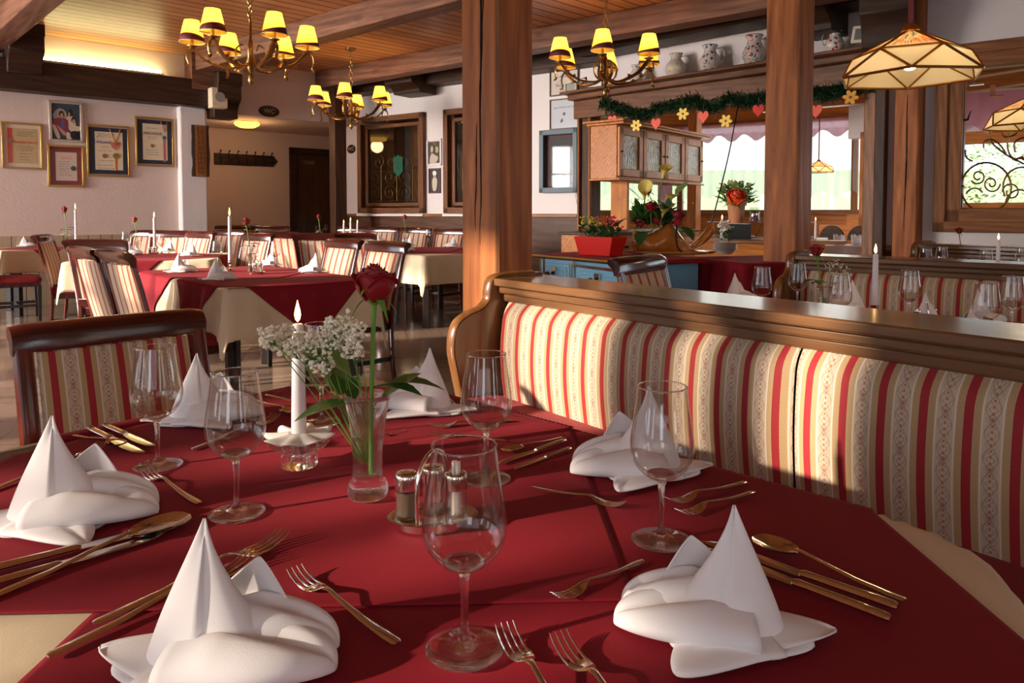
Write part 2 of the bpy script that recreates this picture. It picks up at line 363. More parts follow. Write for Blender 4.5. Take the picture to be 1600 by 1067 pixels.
M['ink'] = plain('grey_ink', (.16, .13, .12), .8); M['redink'] = plain('red_ink', (.62, .06, .04), .8); M['blueink'] = plain('blue_ink', (.05, .07, .25), .8)
M['stem'] = plain('rose_stem_green', (.12, .30, .035), .45, var=.3); M['leaf'] = plain('leaf_green', (.045, .14, .025), .4, var=.4); M['leafp'] = plain('pale_leaf_green', (.20, .34, .09), .5, var=.25)
M['rose'] = plain('dark_red_petal', (.26, .004, .010), .5, var=.4); M['gyp'] = plain('cream_blossom', (.92, .86, .68), .7); M['fir'] = plain('fir_green', (.015, .06, .018), .6, var=.5)
M['yellow'] = plain('yellow_petal', (.85, .55, .03), .5); M['heart'] = plain('coral_red_felt', (.85, .13, .08), .7); M['gold'] = plain('warm_brass', (.75, .50, .16), .22, 1)
M['ceramic'] = plain('white_ceramic', (.78, .74, .70), .12)
# ================================================================== SETTING
HC = 3.40
class Wall:
    def __init__(s, p, q):
        s.p = Vector((*p, 0)); s.q = Vector((*q, 0)); d = s.q - s.p; s.len = d.length; s.u = d / s.len; s.a = math.atan2(d.y, d.x); s.n = Vector((-s.u.y, s.u.x, 0))
    def hit(s, px, py, off=0):
        a, b = ray(px, py); P = s.p + s.n * off; k = P.cross(s.u).z / Vector((a, 1, 0)).cross(s.u).z
        X = Vector((a * k, k, 0)); return ((X - P).dot(s.u), CAMZ + b * k)
    def pt(s, t, off=0, z=0): return s.p + s.u * t + s.n * off + Vector((0, 0, z))
def struct(name, mb, mat, **kw):
    o = mb.build(name, mat, **kw); o['kind'] = 'structure'; return o
def wall(name, w, t0, t1, z0, z1, mat, th=.14, off=0, holes=()):
    mb = MB(); xs = sorted({t0, t1, *[h[0] for h in holes], *[h[1] for h in holes]})
    for a, b in zip(xs, xs[1:]):
        zs = [(z0, z1)]
        for h in holes:
            if a >= h[0] - 1e-6 and b <= h[1] + 1e-6: zs = [(z0, h[2]), (h[3], z1)]
        for c, d in zs:
            if d - c > 1e-4: mb.box(((a + b) / 2, off + th / 2, (c + d) / 2), (b - a, th, d - c))
    return struct(name, mb, mat, loc=w.p, rotz=w.a)
UL = Vector((.752, .659)); PL = Vector((-.4386 * 10.45, 10.45))
A0 = PL - UL * 6.5; A1 = PL + UL * 2.25
WL = Wall(A0, A1)                                  # wall with the framed certificates
WB = Wall((-2.95, 12.72), (1.01, 10.0))            # far wall with the glazed cabinets
WS = Wall((1.01, 10.0), (3.63, 7.4))               # opening to the next room, shelf above
WR = Wall((3.63, 7.4), (6.9, 4.9))                 # wall with the interior window
# floor and ceiling
fl = MB().box((0, 5, -.05), (26, 24, .1)); struct('floor', fl, M['floor'], rotz=R(12))
ca = math.atan2(.695, .719)
cpoly = [(-3.45, -3.9), (-9.75, 6.2), (-9.6, 7.2), (1.0, 17.0), (9.6, 9.6), (10.2, 4.0), (6.4, -4.5)]
rot = Matrix.Rotation(-ca, 3, 'Z')
c = MB().prism([tuple((rot @ Vector((x, y, 0)))[:2]) for x, y in cpoly], 0, .1); struct('ceiling', c, M['ceil'], loc=(0, 0, HC), rotz=ca)
# left wall
wall('wall_left', WL, 0, 6.42, 0, HC, M['plaster'])
w0 = 6.42
s1, _ = WL.hit(515, 190); sj, _ = WL.hit(333, 300)
wall('wall_left_bulkhead', WL, 6.42, s1 + .35, 2.63, HC, M['plaster'])
o = MB().box((6.5, -.02, 1.33), (.36, .24, 2.66)).build('wall_left_pilaster', M['plasterw'], loc=WL.p, rotz=WL.a, bevel=.02); o['kind'] = 'structure'
# recess behind it: side, back, low ceiling
RB = Wall(WL.pt(6.3, 2.2)[:2], WL.pt(10.2, 2.2)[:2])
wall('wall_recess_back', RB, 0, 3.9, 0, 2.75, M['plaster'])
struct('wall_recess_side', MB().box((6.4, 1.1, 1.37), (.12, 2.2, 2.74)), M['plaster'], loc=WL.p, rotz=WL.a)
struct('ceiling_recess', MB().box((8.2, 1.2, 2.70), (4.0, 2.3, .1)), M['plaster'], loc=WL.p, rotz=WL.a)
struct('wall_recess_end', MB().box((10.15, 1.15, 1.37), (.12, 2.3, 2.74)), M['plaster'], loc=WL.p, rotz=WL.a)
# wainscot of the left wall and far wall
wg = planks('panelled_wainscot', (.42, .30, .19), (.50, .37, .25), .14, 0, .07)
def wains(name, w, t0, t1, h, mat, cap=None):
    r = MB().box(((t0 + t1) / 2, -.012, h / 2), (t1 - t0, .024, h)); o = struct(name, r, mat, loc=w.p, rotz=w.a)
    if cap: struct(name.replace('baseboard', 'trim') + '_cap', MB().box(((t0 + t1) / 2, -.03, h + .02), (t1 - t0, .06, .05)), cap, loc=w.p, rotz=w.a, bevel=.01)
wains('baseboard_left', WL, 0, 6.3, .88, wg)
wains('baseboard_back', WB, 0, 4.7, 1.11, M['wain'], M['frame'])
wains('baseboard_right', WR, 0, 4.1, .80, M['wain'], M['frame'])
# far wall with two glazed openings
def rect(w, x0, y0, x1, y1, off=0):
    a, b = w.hit(x0, y0, off); c_, d = w.hit(x1, y1, off); return a, c_, min(b, d), max(b, d)
ca1 = (WB.hit(563, 250)[0], WB.hit(666, 250)[0], WB.hit(600, 333)[1], WB.hit(640, 178)[1])
ca2 = (WB.hit(697, 250)[0], WB.hit(697, 250)[0] + 1.25, ca1[2], ca1[3])
wall('wall_back', WB, -.1, WB.len, 0, HC, M['plasterw'], holes=[(ca1[0] + .05, ca1[1] - .05, ca1[2] + .05, ca1[3] - .05), (ca2[0] + .05, ca2[1] - .05, ca2[2] + .05, ca2[3] - .05)])
bk = planks('brown_board_backing', (.055, .022, .008), (.17, .07, .022), .22, 0, .04)
def framebox(mbx, mbz, a, b, z0, z1, w, d, off=0):
    mbx.box(((a + b) / 2, off, z0 + w / 2), (b - a, d, w)); mbx.box(((a + b) / 2, off, z1 - w / 2), (b - a, d, w))
    mbz.box((a + w / 2, off, (z0 + z1) / 2), (w, d, z1 - z0)); mbz.box((b - w / 2, off, (z0 + z1) / 2), (w, d, z1 - z0))
for i, cc in enumerate((ca1, ca2)):
    t = thing('window_%d' % (i + 1), None, None, WB.p, WB.a, kind='structure')
    fx, fz = MB(), MB(); framebox(fx, fz, *cc, .09, .10, -.03); framebox(fx, fz, cc[0] + .12, cc[1] - .12, cc[2] + .11, cc[3] - .13, .06, .05, .02)
    fx.build('window_frame', M['dframe'], t, bevel=.008); fz.build('window_stile', M['dframez'], t, bevel=.008)
    MB().box(((cc[0] + cc[1]) / 2, .62, (cc[2] + cc[3]) / 2), (cc[1] - cc[0] + .3, .04, cc[3] - cc[2] + .3)).build('back_panel', bk, t)
    sd = MB()
    for x in (cc[0], cc[1]): sd.box((x, .35, (cc[2] + cc[3]) / 2), (.06, .56, cc[3] - cc[2] + .2))
    sd.box(((cc[0] + cc[1]) / 2, .35, cc[2]), (cc[1] - cc[0], .56, .06)).box(((cc[0] + cc[1]) / 2, .35, cc[3]), (cc[1] - cc[0], .56, .06))
    sd.build('reveal', M['dframez'], t)
    MB().box(((cc[0] + cc[1]) / 2, .03, (cc[2] + cc[3]) / 2), (cc[1] - cc[0] - .3, .006, cc[3] - cc[2] - .3)).build('pane', pane('cabinet_glass_%d' % i, (.9, .88, .85), .06), t)
    MB().box(((cc[0] + cc[1]) / 2, -.05, cc[2] - .03), (cc[1] - cc[0], .10, .035)).build('sill', M['plasterw'], t)
# ceiling zone over the far wall: lower plaster strip
# opening wall with header and plate shelf
oL = WS.hit(943, 250)[0]; oJ = WS.hit(916, 250)[0]; oR = WS.hit(1362, 250)[0]
HB = 2.62
wall('wall_back_upper', WS, 0, WS.len, 2.62, HC, M['plasterw'])
wall('wall_back_pier', WS, oR + .10, WS.len + .05, 0, 2.62, M['plasterw'])
t = thing('trim_1', None, None, WS.p, WS.a, kind='structure')
MB().box((WS.len / 2 + .05, -.04, 2.56), (WS.len + .3, .22, .24)).build('header_board', M['header'], t, bevel=.01)
MB().box((WS.len / 2, -.10, 2.715), (WS.len + .25, .30, .07)).box((WS.len / 2, -.16, 2.765), (WS.len + .3, .46, .035)).build('plate_shelf', M['header'], t, bevel=.01)
MB().box((.08, 0, 1.22), (.15, .26, 2.44)).build('jamb', M['darkz'], t, bevel=.01)
MB().box((.01, -.16, 1.22), (.03, .05, 2.44)).box((.17, -.13, 1.22), (.03, .04, 2.44)).build('jamb_bead', M['framez'], t, bevel=.008)
MB().box((oR + .03, 0, 1.22), (.14, .26, 2.44)).build('jamb', M['framez'], t, bevel=.01)
MB().box((oR + .12, -.10, 1.22), (.10, .10, 2.44)).build('jamb_board', M['darkz'], t, bevel=.01)
# interior window in the right wall
ra = WR.hit(1461, 250)[0]; rz0 = WR.hit(1530, 363)[1]; rz1 = WR.hit(1520, 68)[1]; rb = ra + 2.1
wall('wall_right', WR, -.02, 4.2, 0, HC, M['plasterw'], holes=[(ra + .06, rb - .06, rz0 + .06, rz1 - .06)])
t = thing('window_3', None, None, WR.p, WR.a, kind='structure')
fx, fz = MB(), MB(); framebox(fx, fz, ra, rb, rz0, rz1, .10, .06, -.03); framebox(fx, fz, ra + .09, rb - .09, rz0 + .09, rz1 - .09, .13, .20, .07); framebox(fx, fz, ra + .20, rb - .20, rz0 + .20, rz1 - .20, .03, .12, .10)
fx.build('window_frame', M['frame'], t, bevel=.008); fz.build('window_stile', M['framez'], t, bevel=.008)
# unseen outer walls of the room; openings shaped for sun patches and sky light
WO = Wall((-3.2, -3.6), (-9.47, 6.17))
hs = [(.7, 1.3, .75, 2.2), (2.50, 2.68, .75, 2.42), (2.70, 3.14, .75, 2.47), (3.18, 3.40, .75, 3.0), (3.58, 3.68, .75, 3.0), (3.95, 4.95, .75, 3.05), (5.4, 6.5, .75, 3.05), (6.95, 8.1, .75, 3.05), (8.5, 9.6, .75, 3.05), (10.1, 11.2, .75, 3.05)]  # slots sized so the sun strips fall on table and bench
wall('wall_sun_openings', WO, 0, WO.len, 0, HC, M['plaster'], holes=hs)
mb = MB()
for h in hs:
    if h[1] - h[0] > .4: mb.box(((h[0] + h[1]) / 2, .07, (h[2] + h[3]) / 2), (.05, .05, h[3] - h[2]))
    mb.box(((h[0] + h[1]) / 2, .07, 2.27), (h[1] - h[0], .05, .04))
    for x in h[:2]: mb.box((x, .07, (h[2] + h[3]) / 2), (.03, .12, h[3] - h[2]))
struct('window_4', mb, M['framez'], loc=WO.p, rotz=WO.a)  # unseen bars added to streak the sun across the table
WX = Wall((6.2, -4.2), (-3.2, -3.6))
wall('wall_rear', WX, 0, WX.len, 0, HC, M['plaster'], holes=[(1.0, 2.2, .8, 2.9), (6.7, 7.7, .8, 2.7)])
WE = Wall((9.8, 4.0), (6.2, -4.2))
wall('wall_far_right', WE, 0, WE.len, 0, HC, M['plaster'])
# ------------------------------------------------------------------ posts, beams and corbels
def post(name, px, Y, s, label, ang=R(47)):
    X, _ = ray(px, 300); X *= Y
    t = thing(name, label, 'post', (X, Y, 0), ang, kind='thing')
    c = .018; poly = [(c, 0), (s, 0), (s, s), (0, s), (0, c)]
    MB().prism(poly, 0, HC).build('shaft', M['post'], t, angle=20, bevel=.004)
    MB().box((.010, .010, HC / 2 + .1), (.022, .022, HC - .4), R(45)).build('corner_bead', M['framez'], t, bevel=.004)
    return t
def crack(t, pts, w):
    rr = random.Random(len(pts)); c = catmull([(0, 0, 0)] + [(-.0002, y, z) for y, z in pts][0:0] + [(-.0004, y, z) for y, z in pts], 6); c = c[7:]; n = len(c)
    MB().tube(c, [w * (.25 + .75 * math.sin(math.pi * i / (n - 1))) * rr.uniform(.6, 1.1) for i in range(n)], 6, flat=(1, 1)).build('drying_crack', M['crackm'], t, angle=180)
M['crackm'] = plain('crack_shadow_wood', (.02, .008, .004), .95)
p1_ = post('wooden_post', 778, 3.02, .215, 'thick cracked wooden post rising behind the left end of the striped bench')
post('wooden_post', 1247, 4.88, .235, 'brown wooden post standing between the two striped benches, in front of the jug shelf')
crack(p1_, [(.10, .95), (.098, 1.25), (.104, 1.6), (.095, 1.9), (.10, 2.3), (.092, 2.7), (.096, 3.2)], .0065); crack(p1_, [(.085, 1.7), (.082, 2.1), (.088, 2.5)], .003); crack(p1_, [(.125, 1.0), (.128, 1.3), (.124, 1.55)], .004)
p3 = thing('wooden_post', 'wooden post with a long crack set against the white wall beside the interior window', 'post', kind='thing')
X, _ = ray(1433, 300); p3.location = (X * 6.95, 6.95, 0); p3.rotation_euler = (0, 0, R(47))
MB().prism([(.012, 0), (.22, 0), (.22, .21), (0, .21), (0, .012)], 0, HC).build('shaft', M['post'], p3, angle=20, bevel=.004)
crack(p3, [(.10, .9), (.105, 1.3), (.098, 1.7), (.104, 2.1), (.10, 2.3)], .008)
p4 = thing('wooden_post', 'dark brown post at the far corner between the lavatory door and the glazed cabinets', 'post', (-2.80, 11.60, 0), R(41), kind='thing')
MB().prism([(0, 0), (.2, 0), (.2, .2), (0, .2)], 0, 3.2).build('shaft', M['darkz'], p4, bevel=.006)
def beam(name, p, q, w, h, label, mat='beam', cat='beam'):
    p = Vector(p); q = Vector(q); d = q - p
    o = MB().box((d.length / 2, 0, 0), (d.length, w, h)).build(name, M[mat], bevel=.012)
    o.location = p; o.rotation_euler = (0, -math.asin(d.z / d.length), math.atan2(d.y, d.x)); return lab(o, label, cat, kind='thing')
def ceil_line(x, y, z, x2, y2):
    a = onz(x, y, z); b = onz(x2, y2, z); return a, b
bw = .24
a, b = ceil_line(330, 103, HC - .26, 700, 5, ); d = (b - a).normalized(); n = Vector((-d.y, d.x, 0)) * -1
if n.y < 0: n = -n
a = a + n * bw / 2 - d * .45; beam('ceiling_beam', a + Vector((0, 0, .13)), a + d * 12.0 + Vector((0, 0, .13)), bw, .26, 'brown ceiling beam crossing above the nearest left chandelier')
a, b = ceil_line(618, 116, HC - .26, 837, 77); d = (b - a).normalized(); n = Vector((-d.y, d.x, 0))
if n.y < 0: n = -n
a = a + n * bw / 2 - d * 1.9; beam('ceiling_beam', a + Vector((0, 0, .13)), a + d * 10.5 + Vector((0, 0, .13)), bw, .26, 'brown ceiling beam running behind the wooden posts towards the jug shelf')
a, b = ceil_line(0, 85, HC - .28, 105, 0); d = (b - a).normalized(); n = Vector((-d.y, d.x, 0))
if n.y < 0: n = -n
a = a - n * .12 - d * .1; beam('ceiling_beam', a + Vector((0, 0, .14)), a + d * 9 + Vector((0, 0, .14)), .24, .28, 'ceiling beam in the top left corner resting on a dark corbel')
# dark beams along the left wall and the far wall
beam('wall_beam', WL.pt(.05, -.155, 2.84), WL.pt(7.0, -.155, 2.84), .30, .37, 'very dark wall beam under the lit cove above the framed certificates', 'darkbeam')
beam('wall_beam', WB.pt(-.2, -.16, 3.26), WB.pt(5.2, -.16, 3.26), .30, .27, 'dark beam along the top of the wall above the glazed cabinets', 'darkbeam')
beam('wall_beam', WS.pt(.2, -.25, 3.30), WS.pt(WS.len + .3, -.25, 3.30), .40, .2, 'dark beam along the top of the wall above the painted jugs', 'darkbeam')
def corbel(name, loc, rz, w, d, h, label):
    poly = [(0, h), (-d, h), (-d, h * .74), (-d * .92, h * .70), (-d * .92, h * .42), (-d * .72, h * .30), (-d * .62, h * .16), (-d * .62, 0), (0, 0)]
    o = MB().prism([(y, z) for y, z in poly], -w / 2, w / 2, 'yz').build(name, M['darkbeam'], bevel=.012, angle=30)
    o.location = loc; o.rotation_euler = (0, 0, rz); return lab(o, label, 'corbel', kind='thing')
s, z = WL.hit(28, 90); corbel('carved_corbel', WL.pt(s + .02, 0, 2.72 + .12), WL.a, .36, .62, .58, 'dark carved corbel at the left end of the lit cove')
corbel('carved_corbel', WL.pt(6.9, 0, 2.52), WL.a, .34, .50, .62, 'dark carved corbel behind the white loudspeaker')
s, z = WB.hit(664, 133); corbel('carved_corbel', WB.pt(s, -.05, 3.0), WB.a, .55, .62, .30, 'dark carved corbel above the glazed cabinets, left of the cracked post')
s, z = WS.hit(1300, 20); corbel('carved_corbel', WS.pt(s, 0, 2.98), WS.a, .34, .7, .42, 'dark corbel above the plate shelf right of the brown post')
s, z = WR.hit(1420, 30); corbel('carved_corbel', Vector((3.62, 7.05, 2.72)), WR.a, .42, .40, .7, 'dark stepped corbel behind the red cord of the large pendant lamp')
# end block beside cove
MB().box((6.62, -.06, 3.14), (.36, .5, .50)).build('trim_2', M['beam'], loc=WL.p, rotz=WL.a)['kind'] = 'structure'
# ------------------------------------------------------------------ next room seen through the opening
NA = Wall((1.6, 14.1), (5.9, 11.5)); NB = Wall((5.0, 10.2), (9.3, 7.3))
def outer_window(name, w, t0, t1, z0, z1, mull, mat='framez', matx='frame', fw=.09, rail=None):
    t = thing(name, None, None, w.p, w.a, kind='structure')
    fx, fz = MB(), MB(); framebox(fx, fz, t0, t1, z0, z1, fw, .10)
    for m_ in mull: fz.box((m_, 0, (z0 + z1) / 2), (.10, .09, z1 - z0))
    if rail: fx.box(((t0 + t1) / 2, -.05, rail), (t1 - t0, .2, .09))
    fx.build('window_frame', M[matx], t, bevel=.006); fz.build('window_stile', M[mat], t, bevel=.006)
    MB().box(((t0 + t1) / 2, .01, (z0 + z1) / 2), (t1 - t0, .006, z1 - z0)).build('pane', M['pane'], t); return t
na0, na1 = -.2, 5.0; nz0 = 1.13
outer_window('window_5', NA, na0, na1, nz0, 2.75, [NA.hit(1063, 300)[0], NA.hit(1335, 300)[0]])
wall('wall_far_window', NA, na0 - .9, na1 + .6, 0, nz0, M['pinex'])
wall('wall_far_window_top', NA, na0 - .9, na1 + .6, 2.75, HC, M['pinex'])
struct('wall_far_window_left', MB().box((na0 - .5, .05, 1.9), (.7, .14, 1.8)), M['pine'], loc=NA.p, rotz=NA.a)
nb0 = NB.hit(1478, 300)[0]; nbz0 = NB.hit(1560, 336)[1]
outer_window('window_6', NB, nb0 - .25, nb0 + 3.2, nbz0, 2.22, [nb0 + 2.0], 'pine', 'pinex', .16)
wall('wall_winter_window', NB, -.3, 5.2, 0, nbz0, M['pinex'])
wall('wall_winter_top', NB, -.3, 5.2, 2.22, 2.75, M['plasterw'])
wall('wall_winter_frieze', NB, -.3, 5.2, 2.75, HC, M['pinex'])
struct('wall_winter_left', MB().box((nb0 - .65, .07, 1.6), (.8, .14, 1.4)), M['pine'], loc=NB.p, rotz=NB.a)
# knotty pine side panel by the opening
s, _ = WS.hit(944, 250); s2, _ = WS.hit(968, 250)
struct('trim_3', MB().box((s + .13, .18, 1.25), (.27, .05, 2.5)), M['pine'], loc=WS.p, rotz=WS.a, bevel=.005)
bx, _ = ray(1085, 250)
o = lab(MB().box((0, 0, 1.4), (.16, .16, 2.8)).build('pine_post', M['pine'], bevel=.008, loc=(bx * 11.75, 11.75, 0), rotz=R(45)), 'orange pine post at the right end of the hanging pine cabinet', 'post')
# next-room roof beams
for i, (px, py, Y) in enumerate(((1150, 160, 9.6), (1330, 146, 9.0))):
    pass
for i, (x0, y0, Y0, x1, y1, Y1, h, lb) in enumerate((
        (960, 176, 11.6, 1380, 158, 8.6, .16, 'orange pine beam in the next room behind the garland'),
        (1500, 112, 7.6, 1700, 96, 6.6, .17, 'upper orange pine beam seen through the interior window'),
        (1495, 137, 8.4, 1700, 132, 7.2, .15, 'lower orange pine beam with steel brackets seen through the interior window'),
        (1190, 168, 10.2, 1392, 170, 9.2, .14, 'lower pine beam above the pink valance in the next room'))):
    p = at(x0, y0, Y0); q = at(x1, y1, Y1); q.z = p.z; o = beam('pine_beam', p, q, .16, h, lb, 'pinex')
for i, (px, py, Y) in enumerate(((1519, 128, 7.35), (1551, 146, 7.9))):
    t = thing('steel_bracket', ['steel bracket on the upper orange pine beam, left of the other bracket', 'steel bracket on the lower orange pine beam above the pink valance'][i], 'bracket', at(px, py, Y), R(-35))
    MB().box((0, 0, .03), (.05, .01, .12)).box((.04, 0, -.03), (.12, .06, .012)).build('plate', M['steel'], t)
# ------------------------------------------------------------------ outside: lawn, hedge, terrace
g = plain('lawn_grass', (.50, .62, .22), .9, var=.15)
o = MB().box((6, 32, -.35), (70, 34, .1)).build('lawn', g); lab(o, kind='stuff', label='sunny green lawn outside the windows', cat='lawn')
o = MB().box((12, 19.5, .25), (12, 4.5, .08)).build('terrace', plain('pale_paving', (.80, .78, .74), .8)); o['kind'] = 'structure'
random.seed(3)
def bush(name, loc, r, h, mat, label, n=1500, kind='thing'):
    mb = MB()
    for i in range(n):
        a = random.random() * 6.283; b = math.acos(1 - 2 * random.random()); q = random.uniform(.75, 1)
        p = Vector((math.sin(b) * math.cos(a) * r * q, math.sin(b) * math.sin(a) * r * q, h * .5 + math.cos(b) * h * .5 * q))
        d = Vector((random.gauss(0, 1), random.gauss(0, 1), random.gauss(0, 1))).normalized(); e = d.orthogonal().normalized(); k = random.uniform(.05, .09)
        mb.add([p, p + (d * .5 + e * .3) * k, p + d * k, p + (d * .5 - e * .3) * k], [(0, 1, 2, 3)])
    o = mb.build(name, mat, loc=loc, recalc=False, angle=180); return lab(o, label, 'shrub')
bl = plain('sunlit_shrub_leaf', (.48, .68, .12), .6, var=.4)
q = at(1545, 300, 12.2); bush('leafy_shrub', (q.x, q.y, .2), 1.5, 2.2, bl, 'bright green leafy shrub outside the interior window', 3500)
q = at(1720, 300, 13.2); bush('leafy_shrub', (q.x, q.y, .2), 1.4, 1.9, bl, 'leafy shrub outside at the right border of the photo', 2600)
hd = plain('distant_hedge_leaf', (.42, .50, .34), .9, var=.3)
o = MB().box((6, 45, 1.72), (60, 2, 4)).build('clipped_hedge', hd); lab(o, 'long hedge far beyond the lawn behind the lace curtains', 'hedge')
for i, (px, Y) in enumerate(((1200, 24), (960, 27))):
    q = at(px, 260, Y); bush('garden_tree', (q.x, q.y, -.3), 2.4, 4.6, bl, ['green garden tree seen through the lace curtain behind the flower pot', 'green garden tree behind the hanging pine cabinet'][i], 2200)
# ------------------------------------------------------------------ curtains
def valance(name, w, t0, t1, ztop, drop, mat, label, off=-.12, cat='valance', folds=26, wave=.06, amp=.025):
    nu = int((t1 - t0) * 40)
    def fn(u, v):
        x = t0 + (t1 - t0) * u
        dz = drop * (1 + wave / drop * math.sin(x * 2 * math.pi / .42) * v)
        return (x, off + amp * (0.4 + .6 * v) * math.sin(x * folds), ztop - dz * v)
    o = MB().grid(fn, nu, 6).build(name, mat, loc=w.p, rotz=w.a, angle=180); return lab(o, label, cat)
mp = sheer('pink_valance_cloth', (.62, .26, .34), .92)
ml = sheer('sheer_lace', (.88, .90, .88), .58, 34)
zt = NA.hit(1190, 192)[1]
valance('pink_valance', NA, -.1, 4.9, zt, .25, mp, 'pink gathered valance over the far window behind the garland')
valance('lace_curtain', NA, -.1, 4.9, zt - .15, zt - .15 - 1.47, ml, 'white lace curtain hanging at the far window behind the brown post', off=-.05, cat='curtain', folds=45, wave=.05, amp=.03)
zt2 = NB.hit(1530, 152)[1]
valance('pink_valance', NB, .3, 5.0, zt2 + .04, .46, sheer('rose_valance_cloth', (.85, .46, .56), .88), 'pink gathered valance with white hem seen through the interior window', off=-.15)
s, z = NA.hit(1040, 300)
valance('folded_curtain', NA, s - .12, s + .16, 2.6, 2.0, sheer('mauve_curtain_cloth', (.30, .10, .15), .97), 'dark mauve folded curtain beside the flower arrangement', off=-.10, cat='curtain', folds=60, wave=0, amp=.03)
# ================================================================== PROTOTYPES (moved to their first place or copied)
PROTO = {}
def proto(name):                      # the first call for a kind uses the prototype itself, later calls copy it
    used = {}
    def get(fn, loc, rotz=0, label=None, group=None, scale=None):
        if 'o' not in used:
            used['o'] = fn(); o = used['o']; o.location = loc; o.rotation_euler = (0, 0, rotz)
            used['o'] = o
            if label: o['label'] = label
            if group: o['group'] = group
            if scale: o.scale = (scale,) * 3
            return o
        return dup(used['o'], loc, rotz, label, group, None, scale)
    return get
# ---- wine glass
BOWL = [(.0035, .078), (.012, .0795), (.022, .085), (.032, .095), (.0385, .107), (.0405, .120), (.0395, .135), (.0365, .155), (.0335, .175), (.0318, .190), (.0310, .198)]
def make_glass(seg=40):
    t = thing('wine_glass', 'x', 'wine glass')
    outer = catmull([(r, z, 0) for r, z in BOWL], 3); inner = [(max(p.x - (.0011 + .003 * max(0, 1 - (p.y - .078) / .02)), .0003), p.y + .0012 + .004 * max(0, 1 - (p.y - .078) / .02)) for p in outer]
    mb = MB(); mb.lathe([(.0003, .0775)] + [(p.x, p.y) for p in outer] + [(.0304, .1986)] + inner[::-1] + [(.0002, inner[0][1])], seg)
    mb.build('bowl', M['thin'], t, angle=180)
    MB().tube([(.0309 * math.cos(2 * math.pi * k / 32), .0309 * math.sin(2 * math.pi * k / 32), .1983) for k in range(33)], .0008, 5).build('rim', M['glass'], t, angle=180)
    mb = MB(); mb.lathe([(.0002, .0832), (.009, .0838), (.017, .0872), (.0195, .0862), (.0175, .0822), (.011, .0790), (.0062, .0765), (.0046, .070), (.0038, .050), (.0037, .030), (.0044, .014), (.0085, .0075), (.018, .0048), (.030, .0030), (.0372, .0018), (.038, .0010), (.0372, .0002), (.02, .0001), (.0002, .0001)], seg)
    mb.build('foot', M['glass'], t, angle=180)
    return t
glass_mark = plain('etched_mark', (.75, .73, .70), .9)
GL = proto('glass')
# ---- cutlery, local x runs from the handle end to the head
def section(x, w, h, z, n=8):
    return [Vector((x, w / 2 * math.cos(2 * math.pi * k / n), z + h / 2 + h / 2 * math.sin(2 * math.pi * k / n))) for k in range(n)]
def make_fork(L=.195):
    s = L / .195; mb = MB()
    st = [(0, .006, .0022, .000), (.003, .0115, .0024, .0), (.02, .0125, .0026, .0), (.06, .0095, .0028, .001), (.10, .006, .0032, .005), (.122, .0055, .0032, .0085), (.131, .009, .0026, .0080), (.139, .019, .0018, .0045), (.150, .0235, .0016, .0012), (.158, .024, .0015, .0008)]
    mb.loft([section(x, w, h, z) for x, w, h, z in st], close=True, caps=True)
    for k in range(4):
        y = -.0098 + k * .00653
        mb.tube([(.154, y, .0016), (.165, y, .0014), (.175, y, .0028), (.186, y * .98, .0062), (.195, y * .95, .0110)], [.0019, .0016, .0014, .0012, .0006], 6, flat=(1, .75))
    o = mb.build('fork', M['steel'], angle=50); o.data.transform(Matrix.Scale(s, 4)); return lab(o, 'x', 'fork')
def make_spoon(L=.20):
    mb = MB()
    st = [(0, .006, .0022, 0), (.003, .012, .0024, 0), (.02, .013, .0026, 0), (.06, .0095, .0028, .001), (.11, .006, .0032, .006), (.134, .0055, .003, .0085), (.140, .0085, .002, .008)]
    mb.loft([section(x, w, h, z) for x, w, h, z in st], close=True, caps=True)
    def fn(off):
        def g(u, v):
            x = .137 + .063 * u; ww = .0215 * math.sqrt(max(0, 1 - (2 * u - 1.08) ** 2 / 1.17)) if u > .0 else .004
            ww = max(ww, .003) if u < .97 else max(ww * .6, .002)
            q = (v - .5) * 2; dep = .0075 * (1 - q * q) * math.sin(math.pi * min(1, u * .9 + .1)) 
            return (x, q * ww, .0078 - dep + off - .001 * u)
        return g
    mb.grid(fn(.0), 14, 10); mb.grid(fn(-.0011), 14, 10)
    return lab(mb.build('spoon', M['steel'], angle=60), 'x', 'spoon')
def make_knife(L=.225):
    mb = MB()
    st = [(0, .009, .006, 0), (.004, .0135, .0075, 0), (.03, .0135, .008, 0), (.085, .0115, .0075, 0), (.098, .014, .007, .0005), (.103, .011, .005, .001)]
    mb.loft([section(x, w, h, z) for x, w, h, z in st], close=True, caps=True)
    k = mb.build('knife', M['steel'], angle=60)
    b = MB(); rows = []
    for i in range(15):
        u = i / 14; x = .101 + .124 * u; top = .0085 - .002 * max(0, (u - .8) / .2) ** 2 ; bot = -.0065 - .0045 * math.sin(math.pi * min(u * 1.05, 1)) 
        if u > .85: bot = bot + (top - bot) * .85 * ((u - .85) / .15) ** 1.6
        rows.append([Vector((x, top, .0026)), Vector((x, (top + bot) / 2, .0034)), Vector((x, bot, .0026)), Vector((x, (top + bot) / 2, .0018))])
    b.loft(rows, close=True, caps=True).build('blade', M['steel'], k, angle=30)
    return lab(k, 'x', 'knife')
PF, PS, PK = proto('fork'), proto('spoon'), proto('knife')
LEN = {'fork': .195, 'spoon': .20, 'knife': .225}
CW = {}
def cutlery(kind, head, end, label, group=None, z=.7525, fixed=None):
    """head and end: table points of the head tip and the handle end"""
    h = Vector(head[:2]); e = Vector(end[:2]); d = h - e; L = fixed or d.length
    fn = {'fork': make_fork, 'spoon': make_spoon, 'knife': make_knife}[kind]; P = {'fork': PF, 'spoon': PS, 'knife': PK}[kind]
    if fixed: e = h - d.normalized() * L
    return P(fn, (e.x, e.y, z), math.atan2(d.y, d.x), label, group, L / LEN[kind])
